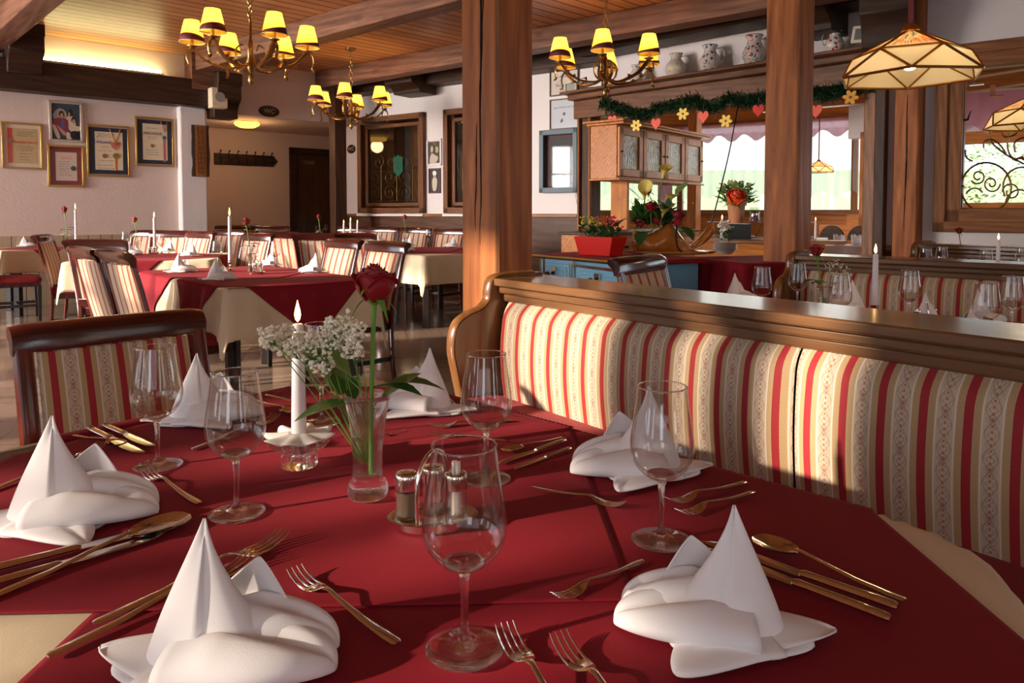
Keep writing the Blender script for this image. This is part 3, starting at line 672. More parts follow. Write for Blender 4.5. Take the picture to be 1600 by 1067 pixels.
# ---- folded napkin
def make_napkin():
    mb = MB()
    # tall hollow peak: front face wraps round, open slightly at the back
    def peak(u, v):
        a = R(-205) + R(230) * u; r0 = .064 + .014 * math.cos(a - R(-20)); f = 1 - v
        rr = r0 * (.30 * f + .70 * f ** (1.6 if math.cos(a) > .2 else 1.0)) * (1 + .10 * math.sin(math.pi * f)) + .0008; sq = .60 + .1 * v
        z = .128 * v
        return (rr * math.cos(a) * 1.02 - .004 + .012 * v * 0, rr * math.sin(a) * sq + .006 * v, z * (1 - .04 * math.sin(3 * a)) + .001)
    mb.grid(peak, 40, 16)
    def back(u, v):
        a = R(20) + R(140) * u; f = 1 - v
        rr = .066 * f ** .9 + .0008
        return (.014 + rr * math.cos(a) * 1.15 + .022 * v, .022 + rr * math.sin(a) * .55 + .01 * v, .086 * v + .001)
    mb.grid(back, 24, 12)
    # right lobe: a roll that curls back on itself
    def lobe(x0, y0, L, wd, ht, bend, z0=0., groove=.35, tipw=.55, tw=0):
        def fn(u, v):
            a = 2 * math.pi * v; t = u
            t = 1 - (1 - u) ** 1.7; e = math.sqrt(max(.0004, 1 - max(0, (t - .30) / .70) ** 2.2)); w = wd * e * (1 - (1 - tipw) * t * .6)
            h = ht * (1 - .22 * t) * e ** .7 * (.75 + .25 * min(1, t / .3))
            ca, sa = math.cos(a), math.sin(a)
            g = 1 - groove * max(0, sa) * math.exp(-((ca - .25 + .5 * t) / .22) ** 2)
            x = x0 + L * t; y = y0 + bend * t * t + w * ca
            return (x * math.cos(tw) - y * math.sin(tw), x * math.sin(tw) + y * math.cos(tw), z0 + max(0.0008, h * (.5 + .5 * sa * g) ))
        mb.grid(fn, 26, 36)
    lobe(-.018, -.012, .140, .050, .050, .016, 0, .75, .85)
    lobe(.000, .018, .112, .036, .058, .020, .0, .45, .7)
    lobe(-.020, -.022, .115, .044, .018, -.024, 0, .5, .6, R(-24))
    # left pointed corner
    def tip(u, v):
        q = (v - .5) * 2; w = .044 * (1 - u) ** .7 + .0015
        return (-.025 - .085 * u, -.004 + q * w + .006 * u, .003 + .016 * (1 - u) * (1 - q * q) + .006 * u * u * 0 + .004 * abs(q) ** 3)
    mb.grid(tip, 14, 12)
    def tip2(u, v):
        q = (v - .5) * 2; w = .040 * (1 - u) ** .7 + .0015
        return (-.020 - .060 * u, -.010 + q * w - .012 * u, .001 + .004 * (1 - q * q))
    mb.grid(tip2, 12, 10)
    # skirt in front, falls from the peak and spreads
    def skirt(u, v):
        a = R(-165) + R(150) * u; r = .030 + .035 * v + .006 * math.sin(5 * a) * v
        return (r * math.cos(a) * 1.15 + .006, r * math.sin(a) * .75 - .004, .030 * (1 - v) ** 1.6 + .0012)
    mb.grid(skirt, 26, 8)
    o = mb.build('napkin', M['white'], angle=180, solid=.0016, recalc=False)
    return lab(o, 'x', 'napkin')
PN_ = proto('napkin')
def PN(fn, loc, rz, lb, g=None, sc=1.0):
    if abs(rz) > 2: return PN_(fn, loc, rz - math.pi, lb, g, (-sc, sc, sc))
    return PN_(fn, loc, rz, lb, g, sc)
# ---- flame, candle, holders
def flame(parent, z, s=1):
    mb = MB(); mb.lathe([(.0003, 0), (.0035 * s, .004 * s), (.0052 * s, .011 * s), (.0046 * s, .018 * s), (.0022 * s, .028 * s), (.0002, .036 * s)], 14)
    f = mb.build('flame', M['flame'], parent, loc=(0, 0, z + .003), angle=180)
    MB().tube([(0, 0, z - .002), (.0005, 0, z + .008)], .0007, 6).build('wick', M['ink'], parent)
def make_candle(h=.20, r0=.0125, r1=.009, fs=1.0):
    t = thing('candle', 'x', 'candle')
    MB().lathe([(.0003, 0), (r0, 0), (r0 * .98, .03), (r1, h - .002), (r1 * .8, h), (.0003, h - .002)], 24).build('candle_body', M['wax'], t, angle=60)
    flame(t, h, fs); return t
PC = proto('candle')
def make_stick():                                   # small silver candlestick for the other tables
    t = thing('candlestick', 'x', 'candlestick')
    MB().lathe([(.0003, 0), (.036, 0), (.036, .004), (.02, .010), (.008, .016), (.006, .03), (.010, .036), (.006, .045), (.006, .055), (.013, .062), (.015, .078), (.012, .078), (.0003, .064)], 24).build('body', M['steel'], t, angle=60); return t
PST = proto('stick')
# ---- rose
def make_rose(h=.28, head=1.0, lean=(0, 0), leaves=((.45, 20, .06), (.5, 200, .055), (.62, -60, .05)), mat='rose'):
    t = thing('rose', 'x', 'rose'); lx, ly = lean
    pts = [Vector((lx * (k / 8) ** 1.5, ly * (k / 8) ** 1.5, h * k / 8)) for k in range(9)]
    MB().tube(pts, [.0032] * 7 + [.0034, .0045], 8).build('stem', M['stem'], t)
    top = pts[-1]; rnd = random.Random(5)
    mb = MB()
    n = 19
    for i in range(n):
        q = i / (n - 1); a0 = i * 2.4; rad = (.005 + .018 * q) * head; hh = (.040 - .004 * q) * head; wid = .9 + .75 * (1 - q)
        lift = (.012 * (1 - q)) * head; curl = .010 * q * q * head
        def fn(u, v, a0=a0, rad=rad, hh=hh, wid=wid, lift=lift, curl=curl, q=q):
            a = a0 + (u - .5) * 2 * wid; e = 1 - abs(2 * u - 1) ** 3 * .35
            r = rad * (.30 + .74 * math.sin(math.pi * (.06 + .66 * v)) ** .9) + curl * max(0, v - .80) / .2
            z = lift * .6 + hh * v * e - .004 * head * max(0, v - .85) / .15 * q + .0014 * math.sin(5 * a)
            return top + Vector((r * math.cos(a), r * math.sin(a), z))
        mb.grid(fn, 12, 8)
    mb.build('bloom', M[mat], t, angle=180, solid=.0006, recalc=False)
    mb = MB(); mb.lathe([(.0045, -.006), (.008 * head, -.001), (.011 * head, .005), (.006, .007)], 14, top)
    for k in range(5):
        a = k * 1.257 + .4; d = Vector((math.cos(a), math.sin(a), 0)); s = Vector((-d.y, d.x, 0))
        def fn(u, v, d=d, s=s, k=k):
            w = .0055 * head * math.sin(math.pi * min(1, u * .8 + .2)) * (1 - u * .6) + .0004
            z = (.004 + .012 * math.sin(u * 3.0)) if k % 2 else (.004 - .028 * u * u)
            return top + d * (.006 + .026 * u - (.006 * u if k % 2 else 0)) * head + s * (2 * v - 1) * w + Vector((0, 0, z * head))
        mb.grid(fn, 8, 2)
    mb.build('sepals', M['stem'], t, angle=180, recalc=False)
    for f, deg, L in leaves:
        p = Vector((lx * f ** 1.5, ly * f ** 1.5, h * f)); leaf_part(t, p, R(deg), L)
    return t
def leaf_part(parent, p, a, L, mat='leaf', up=.35, name='leaf', droop=.5, wide=.30, pet=.3):
    d = Vector((math.cos(a), math.sin(a), 0)); s = Vector((-d.y, d.x, 0)); mb = MB()
    def c(u): return p + d * (L * u * (1 + pet)) + Vector((0, 0, L * (up * u - droop * u * u)))
    mb.tube([c(k / 6 * .35) for k in range(7)], .0010, 5)
    def fn(u, v):
        q = 2 * v - 1; w = L * wide * math.sin(math.pi * u ** .85) * (1 + .07 * math.sin(30 * u)) + .0003
        return c(.22 + .78 * u) + s * q * w + Vector((0, 0, .18 * w * abs(q)))
    mb.grid(fn, 16, 4)
    return mb.build(name, M[mat], parent, angle=180, recalc=False)
# ---- baby's breath sprig
def make_sprig(tips, base, name="babys_breath_sprig", n=70, seed=2, r=.0032, spread=.022, flat=.8):
    rnd = random.Random(seed); t = thing(name, 'x', 'flower sprig'); st, fl_ = MB(), MB(); base = Vector(base)
    for tp in tips:
        tp = Vector(tp); mid = (base + tp) / 2 + Vector((rnd.uniform(-.01, .01), 0, .01)); pts = catmull([base, mid, tp], 4)
        st.tube(pts, .0008, 5)
        for k in range(n):
            q = Vector((rnd.gauss(0, 1), rnd.gauss(0, 1), rnd.gauss(0, flat))); q = q.normalized() * spread * rnd.uniform(.35, 1.0)
            p = tp + q
            if k % 3 == 0: st.tube([tp - (tp - mid).normalized() * .02, p], .0003, 3)
            rr = r * rnd.uniform(.6, 1.15)
            fl_.ball(p, rr, (1, 1, .8), 6)
            for j in range(3): fl_.ball(p + Vector((rnd.uniform(-1, 1), rnd.uniform(-1, 1), rnd.uniform(-.5, .8))) * rr, rr * .6, seg=5)
    st.build('stem', M['stem'], t, angle=180); o = fl_.build('blossoms', M['gyp'], t, angle=180); o['kind'] = 'stuff'; return t
# ---- glass vase
def make_vase(h=.155, water=.088):
    t = thing('glass_vase', 'x', 'vase'); k = h / .155
    out = catmull([(.024, .0005, 0), (.0285, .004, 0), (.030, .014, 0), (.027, .024, 0), (.0225, .031, 0), (.0215, .045, 0), (.0225, .075, 0), (.027, .115, 0), (.0355, .153, 0)], 4)
    inn = [(p.x - .0028, p.y) for p in out if p.y > .036][::-1]
    prof = [(.0003, .0005)] + [(p.x, p.y) for p in out] + [(.0345, .1545)] + inn + [(.017, .034), (.0003, .032)]
    MB().lathe([(r * k, z * k) for r, z in prof], 40).build('vase_body', M['glass'], t, angle=180)
    if water:
        ins = [(p.x - .0026, p.y) for p in out if .036 < p.y < water]
        MB().lathe([(.0003, .0322), (.0168, .0345)] + ins + [(ins[-1][0], water), (.0003, water)], 40).build('water', M['water'], t, angle=60)
    return t
# ---- salt, pepper and toothpicks on a tray
def make_cruet():
    t = thing('cruet_set', 'x', 'cruet set')
    def ov(prof, n=40, ax=1.0, ay=.66):
        mb = MB(); rows = [[Vector((r * math.cos(2 * math.pi * k / n) * ax, r * math.sin(2 * math.pi * k / n) * ay, z)) for k in range(n)] for r, z in prof]; mb.loft(rows, close=True, caps=True); return mb
    ov([(.040, .0), (.046, .002), (.047, .011), (.058, .015), (.060, .0165), (.058, .0172), (.046, .0135), (.040, .012)]).build('tray', M['steel'], t, angle=50)
    hp = catmull([(-.020, -.028, .012), (-.021, -.029, .05), (-.018, -.025, .078), (-.009, -.012, .096), (.004, .008, .100), (.016, .022, .088), (.021, .029, .06), (.021, .029, .012)], 6)
    MB().tube(hp, .0031, 10).build('handle', M['steel'], t)
    for i, (x, y) in enumerate(((-.034, 0.004), (.031, -.004))):
        MB().lathe([(.0003, .014), (.0145, .014), (.0148, .055), (.0148, .058), (.0132, .058), (.0130, .017), (.0003, .017)], 24, (x, y, 0)).build('shaker_glass', M['glass'], t, angle=60)
        if i == 0:
            MB().lathe([(.0003, .0172), (.0128, .0172), (.0128, .048), (.0003, .049)], 20, (x, y, 0)).build('pepper', plain('ground_pepper', (.16, .11, .07), .9, var=.4), t)
        cp = MB().lathe([(.0152, .052), (.0155, .066), (.0150, .071), (.0135, .073), (.006, .0735)] + ([(.0003, .0735)] if i == 0 else [(.006, .066), (.0003, .066)]), 24, (x, y, 0))
        cp.build('shaker_cap', M['steel'], t, angle=60)
        if i:
            pk = MB()
            for a, b in ((-.004, -.002), (.0, .003), (.004, -.001), (.001, -.004), (-.003, .003)):
                pk.box((x + a, y + b, .052), (.0035, .0016, .072), a * 90)
            pk.build('toothpick_packets', M['paper'], t)
    MB().lathe([(.0003, .014), (.0145, .014), (.0148, .055), (.0132, .055), (.0130, .017), (.0003, .017)], 20, (.002, .024, 0)).build('shaker_glass', M['glass'], t, angle=60)
    MB().lathe([(.0152, .052), (.0155, .066), (.0150, .071), (.0135, .073), (.0003, .0735)], 20, (.002, .024, 0)).build('shaker_cap', M['steel'], t, angle=60)
    return t
PCR = proto('cruet')
# ---- dining chair: front of the seat towards -y
def make_chair():
    t = thing('dining_chair', 'x', 'chair')
    W2 = .225
    def back(z): return .20 + .115 * max(0, (z - .42) / .52) ** 1.25
    mb = MB()
    for s in (-1, 1):
        m = MB(); pts = [(s * W2 * .96, .235, 0), (s * W2 * .98, .205, .25), (s * W2, back(.45), .45), (s * W2, back(.7), .70), (s * W2, back(.90), .90)]
        m.tube(catmull(pts, 4), .021, 8, flat=(.8, 1.15)).build('rear_leg', M['mahogz'], t)
    rows = []
    for i in range(17):
        q = -1 + 2 * i / 16; x = q * (W2 + .024); e = .012 * q * q; yb = back(.9) + .006 - .018 * (1 - q * q); zz = .885 - .004 * q * q
        prof = [(-.016, .010), (.012, .012), (.016, .03), (.022, .045), (.040, .058), (.048, .074), (.038, .086), (.018, .086), (-.004, .076), (-.018, .056)]
        k = 1.0
        rows.append([Vector((x, yb + y * k, zz + z - (.006 if abs(q) > .99 else 0))) for y, z in prof])
    MB().loft(rows, close=True, caps=True).build('top_rail', M['mahog'], t, angle=50)
    MB().box((0, back(.47) + .006, .475), (2 * W2, .028, .06)).build('lower_rail', M['mahog'], t, bevel=.004)
    def fab(u, v):
        a = 2 * math.pi * v
        z = .50 + .39 * u; x = .195 * math.copysign(abs(math.cos(a)) ** .18, math.cos(a)); y = back(z) + .024 * math.sin(a) * (.35 + .65 * math.sin(math.pi * min(max(u, .03), .97)) ** .4)
        return (x, y, z)
    MB().grid(fab, 12, 32).build('back_cushion', M['cstripe'], t, angle=50)
    def seat(u, v):
        a = 2 * math.pi * u; c, s_ = math.cos(a), math.sin(a); p = .28
        x = .232 * math.copysign(abs(c) ** p, c) * (1 - .04 * (s_ > 0)); y = -.015 + .225 * math.copysign(abs(s_) ** p, s_)
        prof = [(1.0, .425), (1.01, .445), (1.0, .462), (.94, .476), (.7, .486), (.3, .490), (.001, .491)]
        k = v * 6; i = min(int(k), 5); f = k - i; r = prof[i][0] * (1 - f) + prof[i + 1][0] * f; z = prof[i][1] * (1 - f) + prof[i + 1][1] * f
        return (x * r, y * r, z)
    MB().grid(seat, 40, 6).build('seat', M['seat'], t, angle=60)
    MB().box((0, -.015, .40), (.43, .42, .055)).build('seat_frame', M['mahog'], t, bevel=.006)
    for s in (-1, 1):
        MB().loft([[Vector((s * .20 + a * w, -.21 + b * w, z)) for a, b in ((-1, -1), (1, -1), (1, 1), (-1, 1))] for w, z in ((.014, 0), (.021, .38))], close=True, caps=True).build('front_leg', M['blackwood'], t, bevel=.003)
    MB().box((0, -.0, .17), (.40, .02, .03)).box((.20, 0, .17), (.02, .40, .03)).box((-.20, 0, .17), (.02, .40, .03)).build('stretcher', M['blackwood'], t)
    return t
PCH = proto('chair')
# ---- tables and draped cloths
def round_poly(P, r, n=5):
    out = []; m = len(P)
    for i in range(m):
        a, b, c = Vector(P[i - 1]), Vector(P[i]), Vector(P[(i + 1) % m])
        p = b + (a - b).normalized() * r; q = b + (c - b).normalized() * r
        for k in range(n + 1):
            t = k / n; out.append((1 - t) ** 2 * p + 2 * t * (1 - t) * b + t * t * q)
    return out
def area2(P): return sum(P[i - 1].x * P[i].y - P[i].x * P[i - 1].y for i in range(len(P))) / 2
def drape(name, outline, corners, z, mat, nu=60, nv=60, flare=.22, lift=0.0, fold=.018, ff=22, label=None, cat='tablecloth', group=None, minz=.05, cornerflare=.0, thick=.0012, fall=None):
    P = [Vector((p[0], p[1])) for p in outline]
    if area2(P) < 0: P = P[::-1]
    C = [Vector(c[:2]) for c in corners]; m = len(P); cum = [0]
    for i in range(m): cum.append(cum[-1] + (P[(i + 1) % m] - P[i]).length)
    def near(p):
        inside = True; best = (1e9, None, None, 0)
        for i in range(m):
            a, b = P[i], P[(i + 1) % m]; d = b - a; L2 = d.length_squared
            if L2 < 1e-12: continue
            t = max(0, min(1, (p - a).dot(d) / L2)); q = a + d * t; D = (p - q).length
            if (b.x - a.x) * (p.y - a.y) - (b.y - a.y) * (p.x - a.x) < 0: inside = False
            if D < best[0]: best = (D, q, Vector((d.y, -d.x)).normalized(), cum[i] + t * math.sqrt(L2))
        return inside, best
    def fn(u, v):
        p = (C[0] * (1 - u) + C[1] * u) * (1 - v) + (C[3] * (1 - u) + C[2] * u) * v
        ins, (D, q, n, s) = near(p)
        if ins: return (p.x, p.y, z + lift + .0008 * math.sin(p.x * 9 + 1) * math.sin(p.y * 8))
        n2 = (p - q).normalized() if D > 1e-5 else n
        n3 = (n * .35 + n2 * .65).normalized()
        r = .012
        if D < r * 1.57: a = D / r; o = r * math.sin(a); dz = r * (1 - math.cos(a))
        else: dd = D - r * 1.57; o = r + dd * flare; dz = r + dd * (1 - flare * flare * .5)
        f = fold * min(1, D / .15) * (math.sin(s * ff) + .4 * math.sin(s * ff * 2.3 + 1))
        x = q + n3 * (o + f + lift * 2.2)
        return (x.x, x.y, max(z + lift - dz, minz))
    o = MB().grid(fn, nu, nv).build(name, M[mat], angle=180, solid=thick, recalc=False)
    return lab(o, label, cat, group)
def table(label, outline, z=.745, leg='blackwood', inset=.12, n=4, group=None, legpts=None):
    P = [Vector((p[0], p[1])) for p in outline]; c = sum(P, Vector((0, 0))) / len(P)
    t = thing('dining_table', label, 'table', (c.x, c.y, 0), 0, group)
    MB().prism([(p.x - c.x, p.y - c.y) for p in P], z - .03, z).build('table_top', M[leg], t, bevel=.004)
    if legpts is None:
        legpts = [c + (Vector(o[:2]) - c) * .72 for o in outline] if len(outline) <= 6 else [P[int(len(P) * (k + .5) / n)] * .7 + c * .3 for k in range(n)]
    for p in legpts: MB().box((p.x - c.x, p.y - c.y, (z - .03) / 2), (.065, .065, z - .03)).build('leg', M[leg], t, bevel=.004)
    return t
# ================================================================== NEAR TABLE
TZ = .75
out0 = [(-.365, 1.86), (-.145, 1.655), (.096, 1.426), (.399, 1.130), (.52, 1.01), (.572, .91), (.55, .78), (.47, .60), (.30, .38), (.05, .24), (-.30, .22), (-.65, .36), (-.93, .66), (-1.02, .95), (-.97, 1.20), (-.80, 1.42), (-.60, 1.66), (-.47, 1.82), (-.42, 1.88)]
outN = [p.xy for p in catmull([(a, b, 0) for a, b in out0], 3, True)]
t = table('large oval table in the foreground under cream and burgundy cloths', outN, .745, n=4)
drape('cream_tablecloth', outN, [(-1.30, -.05), (.88, -.05), (.88, 2.15), (-1.30, 2.15)], .747, 'cream', 110, 110, .20, 0, .012, 13, 'cream underlay cloth of the foreground table, showing at its lower left and right edge')
drape('burgundy_tablecloth', outN, [(-.45, .33), (.50, .33), (.52, 1.50), (-.43, 1.50)], .747, 'red', 130, 130, .20, .0022, .010, 13, 'lower burgundy square cloth on the foreground table, under the nearest wine glass')
drape('burgundy_tablecloth', outN, [(-.862, .735), (.135, .775), (.105, 1.75), (-.87, 1.75)], .747, 'red', 130, 130, .20, .0045, .010, 13, 'upper burgundy square cloth on the foreground table, carrying vase and candle')
TT = .7535
def tp(px, py): return onz(px, py, TT)
# glasses
gl = [(726, 1013, 'nearest wine glass, standing at the centre front of the foreground table'),
      (1033, 843, 'wine glass in front of the right-hand napkin on the foreground table'),
      (247, 727, 'wine glass at the left of the foreground table, in front of the striped chair back'),
      (370, 801, 'wine glass left of the candle in its crystal holder on the foreground table'),
      (760, 748, 'wine glass behind the cruet set, in front of the carved bench end'),
      (503, 660, 'wine glass half hidden behind the white candle and baby\'s breath')]
for px, py, lb in gl:
    p = tp(px, py); o = GL(make_glass, p, random.random() * 3, lb)
# napkins: centre px, rotation, label
for px, py, rz, lb, sc in [(88, 812, 0.15, 'white folded napkin at the left edge of the foreground table', 1.06), (312, 655, .25, 'white folded napkin in front of the near chair back', 1.0),
        (668, 640, 2.95, 'white folded napkin behind the flower vase', .98), (1010, 735, 3.25, 'white folded napkin seen through the right-hand wine glass', 1.02),
        (1140, 985, 3.05, 'white folded napkin at the lower right of the foreground table', .94), (325, 1035, -.12, 'white folded napkin at the bottom left of the foreground table', 1.0)]:
    PN(make_napkin, tp(px, py), rz, lb, None, sc)
cut = [('fork', (228, 741), (312, 788), 'short fork lying by the foot of the left wine glass'),
    ('fork', (460, 900), (622, 1007), 'fork lying alone at the front centre of the foreground table'),
    ('fork', (866, 942), (1005, 877), 'fork pointing left, right of the nearest wine glass'),
    ('fork', (977, 795), (830, 762), 'fork lying behind the cruet set beside the right wine glass'),
    ('fork', (788, 990), (875, 1120), 'left of the two forks at the bottom edge of the photo'),
    ('fork', (872, 1003), (975, 1120), 'right of the two forks at the bottom edge of the photo'),
    ('fork', (445, 843), (146, 977), 'upper of two forks passing behind the bottom left napkin'),
    ('fork', (396, 876), (74, 1028), 'lower of two forks passing behind the bottom left napkin'),
    ('knife', (298, 815), (-45, 903), 'upper knife beside the spoon at the left edge'),
    ('knife', (262, 836), (-70, 933), 'lower knife next to the spoon at the left edge'),
    ('spoon', (292, 812), (-40, 945), 'spoon lying right beside two knives at the left edge'),
    ('spoon', (192, 697), (114, 680), 'spoon in front of the near chair back, beside two knives'),
    ('knife', (222, 711), (139, 671), 'middle knife of the place in front of the near chair'),
    ('knife', (241, 700), (163, 666), 'right knife of the place in front of the near chair'),
    ('fork', (160, 701), (-20, 770), 'fork whose tines show behind the left-hand napkin'),
    ('knife', (802, 734), (892, 702), 'front knife left of the right-hand napkin'),
    ('knife', (776, 727), (884, 690), 'rear knife left of the right-hand napkin'),
    ('spoon', (786, 708), (879, 684), 'spoon left of the right-hand napkin, behind two knives'),
    ('fork', (1044, 790), (1166, 754), 'rear fork right of the right-hand napkin'),
    ('fork', (1060, 808), (1178, 769), 'front fork right of the right-hand napkin'),
    ('knife', (1090, 857), (1392, 972), 'front knife beside the lower right napkin'),
    ('knife', (1100, 847), (1403, 953), 'rear knife beside the lower right napkin'),
    ('spoon', (1180, 845), (1415, 940), 'spoon lying behind two knives by the lower right napkin'),
    ('fork', (670, 669), (802, 658), 'rear fork behind the cruet handle'),
    ('fork', (672, 680), (790, 690), 'front fork behind the cruet handle'),
    ('fork', (432, 655), (300, 703), 'fork between the two left wine glasses, pointing at the candle'),
    ('spoon', (600, 682), (634, 673), 'small spoon just right of the vase'),
    ('spoon', (462, 648), (400, 626), 'spoon left of the half-hidden wine glass'),
    ('knife', (480, 632), (415, 619), 'knife behind the spoon beside the half-hidden wine glass'),
    ('knife', (560, 640), (518, 614), 'knife behind the vase pointing to the white napkin')]
for k, (kind, h, e, lb) in enumerate(cut):
    H, E = tp(*h), tp(*e)
    fx = .195 if h in ((788, 990), (872, 1003)) else None
    cutlery(kind, H, E, lb, z=TT + .0005 + (.0 if k % 2 else .0004), fixed=fx)
# candle in crystal holder with paper collar
cp = tp(468, 728)
t = thing('candle_holder', 'cut crystal candle holder under a white paper collar', 'candle holder', cp)
mb = MB()
n = 20; prof = [(.0003, .0005), (.026, .0005), (.028, .004), (.0275, .016), (.024, .022), (.026, .026), (.040, .034), (.049, .043), (.051, .050), (.046, .050), (.034, .040), (.018, .036), (.0145, .036), (.0145, .022), (.0003, .022)]
rows = []
for i, (r, z) in enumerate(prof):
    rows.append([Vector((r * (1 + (.07 if k % 2 else -.03) * (r > .02)) * math.cos(2 * math.pi * k / (2 * n)), r * (1 + (.07 if k % 2 else -.03) * (r > .02)) * math.sin(2 * math.pi * k / (2 * n)), z)) for k in range(2 * n)])
mb.loft(rows, close=True).build('crystal_body', M['glass'], t, angle=12)
cl = thing('paper_collar', 'white petal-edged paper collar round the foot of the candle', 'paper collar', cp + Vector((0, 0, .053)))
def col(u, v):
    a = 2 * math.pi * u; r = .0128 + (.041 + .007 * math.cos(8 * a)) * v
    return (r * math.cos(a), r * math.sin(a), .004 * math.cos(8 * a) * v * v - .006 * v + .004)
MB().grid(col, 96, 6).build('petals', M['paper'], cl, angle=180, solid=.0006, recalc=False)
o = PC(make_candle, cp + Vector((0, 0, .0365)), 0, 'lit white candle in the crystal holder on the foreground table')
for ch in o.children:
    pass
# vase with rose and baby's breath
vp = tp(575, 776)
v = make_vase(.155); v.location = vp; lab(v, 'flared clear glass vase half filled with water on the foreground table')
hd = at(585, 470, vp.y); base = vp + Vector((.004, 0, .036)); L = hd - base
r = make_rose(L.z, 1.18, (L.x, 0.0), leaves=((.50, 15, .085), (.50, -12, .06), (.40, 205, .085)))
r.location = base; lab(r, 'single long-stemmed dark red rose leaning in the foreground vase')
for px, py, a, Lf, m_ in ((572, 618, 165, .085, 'leafp'), (577, 640, 20, .06, 'leaf'), (566, 640, 140, .055, 'leaf'), (574, 606, 200, .07, 'leafp')):
    q = at(px, py, vp.y) - base; leaf_part(r, q, R(a), Lf, m_, up=1.15, droop=.35, wide=.46)
B = [at(x, y, vp.y + d) for x, y, d in ((425, 535, .02), (418, 525, -.02), (452, 545, 0), (447, 520, .03), (478, 530, -.01), (485, 553, .02), (492, 535, 0))]
B2 = [at(x, y, vp.y + d) for x, y, d in ((515, 510, .0), (535, 505, .02), (553, 520, -.01), (540, 535, .01), (525, 525, .03), (548, 545, -.02), (508, 530, 0), (500, 570, -.02))]
bb = vp + Vector((-.004, 0, .05))
s = make_sprig([p - bb for p in B], (0, 0, 0), seed=4, n=52, spread=.017); s.location = bb; lab(s, "cream baby's breath sprig reaching left across the candle")
s = make_sprig([p - bb for p in B2], (0, 0, 0), seed=9, n=52, spread=.019); s.location = bb + Vector((.003, .004, 0)); lab(s, "upright cream baby's breath sprig between candle and rose")
o = PCR(make_cruet, tp(676, 822), R(8), 'steel cruet set with pepper shaker and toothpicks behind the nearest wine glass')
# ================================================================== BENCHES
def bench(loc, ang, Ln, label, seams=(), depth=.25, hz=.92, endpanel=True, off=0):
    t = thing('upholstered_bench', label, 'bench', loc, ang)
    # rail: cap + moulding
    MB().box((Ln / 2, depth / 2, hz - .015), (Ln, depth + .02, .03)).build('top_rail', M['rail'], t, bevel=.006)
    MB().box((Ln / 2, depth / 2 - .004, hz - .045), (Ln - .02, depth - .03, .03)).box((Ln / 2, depth / 2, hz - .075), (Ln - .03, depth - .06, .035)).build('rail_moulding', M['rail'], t, bevel=.008)
    MB().box((Ln / 2, .13, hz / 2 - .04), (Ln - .02, .12, hz - .09)).build('back_board', M['rail'], t)
    xs = [0.045] + list(seams) + [Ln - .02]
    for a, b in zip(xs, xs[1:]):
        def fn(u, v, a=a, b=b):
            x = a + .003 + (b - a - .006) * u; e = min(x - a, b - x); k = 1 - max(0, 1 - e / .035) ** 2.2
            z = .44 + (hz - .085 - .44) * v; top = max(0, (v - .82) / .18); bulge = .060 + .022 * math.sin(math.pi * v) ; bulge *= (1 - top ** 2.4 * .75)
            return (x, .055 - bulge * (.55 + .45 * k) + .004, z)
        o = MB().grid(fn, 40, 26).build('back_cushion', M['stripe'], t, angle=180)
    if endpanel:
        cur = catmull([(.20, hz + .012), (.06, hz + .012), (-.005, hz - .005), (-.022, hz - .04), (-.028, hz - .085), (-.065, hz - .115), (-.130, hz - .135), (-.178, hz - .175), (-.190, hz - .25), (-.165, hz - .37), (-.130, hz - .47), (-.150, .38), (-.36, .30), (-.40, .20), (-.40, 0)] if False else [(.20, hz + .012, 0), (.06, hz + .012, 0), (-.005, hz - .002, 0), (-.024, hz - .04, 0), (-.030, hz - .085, 0), (-.065, hz - .115, 0), (-.130, hz - .135, 0), (-.178, hz - .175, 0), (-.192, hz - .26, 0), (-.172, hz - .36, 0), (-.150, hz - .47, 0), (-.170, .36, 0), (-.36, .31, 0), (-.41, .2, 0), (-.40, 0, 0)], 4)
        poly = [(p.x, p.y) for p in cur] + [(.24, 0), (.24, hz + .012)]
        MB().prism(poly, -.028, .018, 'yz').build('end_panel', M['railz'], t, bevel=.005, angle=30)
        MB().tube([(-.005, p.x - .002, p.y + .001) for p in cur[:44]], .024, 8, flat=(1.0, .35)).build('end_panel_edge', M['railz'], t)
    def st(u, v):
        a = 2 * math.pi * v; return (.02 + (Ln - .04) * u, -.21 + .25 * math.copysign(abs(math.cos(a)) ** .35, math.cos(a)), .43 + .045 * math.copysign(abs(math.sin(a)) ** .5, math.sin(a)))
    MB().grid(st, 30, 28).build('seat_cushion', M['seat'], t, angle=60)
    MB().box((Ln / 2, -.18, .20), (Ln - .04, .40, .38)).build('seat_box', M['rail'], t, bevel=.005)
    return t
def hline(px, py, z): return onz(px, py, z)
b1a, b1b = hline(770, 434, .92), hline(1600, 532, .92); d = (b1b - b1a).xy.normalized(); BA = math.atan2(d.y, d.x)
P_ = lambda px: None
def along(a, d, px):
    X, _ = ray(px, 340); k = Vector((a.x, a.y)); # solve a + t d on ray
    t = (X * k.y - k.x) / (d.x - X * d.y); return t
seam = along(b1a.xy, d, 1243)
bench((b1a.x, b1a.y, 0), BA, 2.55, 'long striped bench behind the foreground table, its carved end at the cracked post', seams=(seam,))
b2a, b2b = hline(1238, 398, .92), hline(1600, 413, .92); d2 = (b2b - b2a).xy.normalized(); BA2 = math.atan2(d2.y, d2.x)
bench((b2a.x, b2a.y, 0), BA2, 2.6, 'second striped bench, standing in front of the brown wooden post')
b3a, b3b = hline(1432, 381, .94), hline(1600, 387, .94); d3 = (b3b - b3a).xy.normalized(); BA3 = math.atan2(d3.y, d3.x)
bench((b3a.x, b3a.y, 0), BA3, 2.0, 'third striped bench, below the interior window at the right', depth=.2, hz=.94)
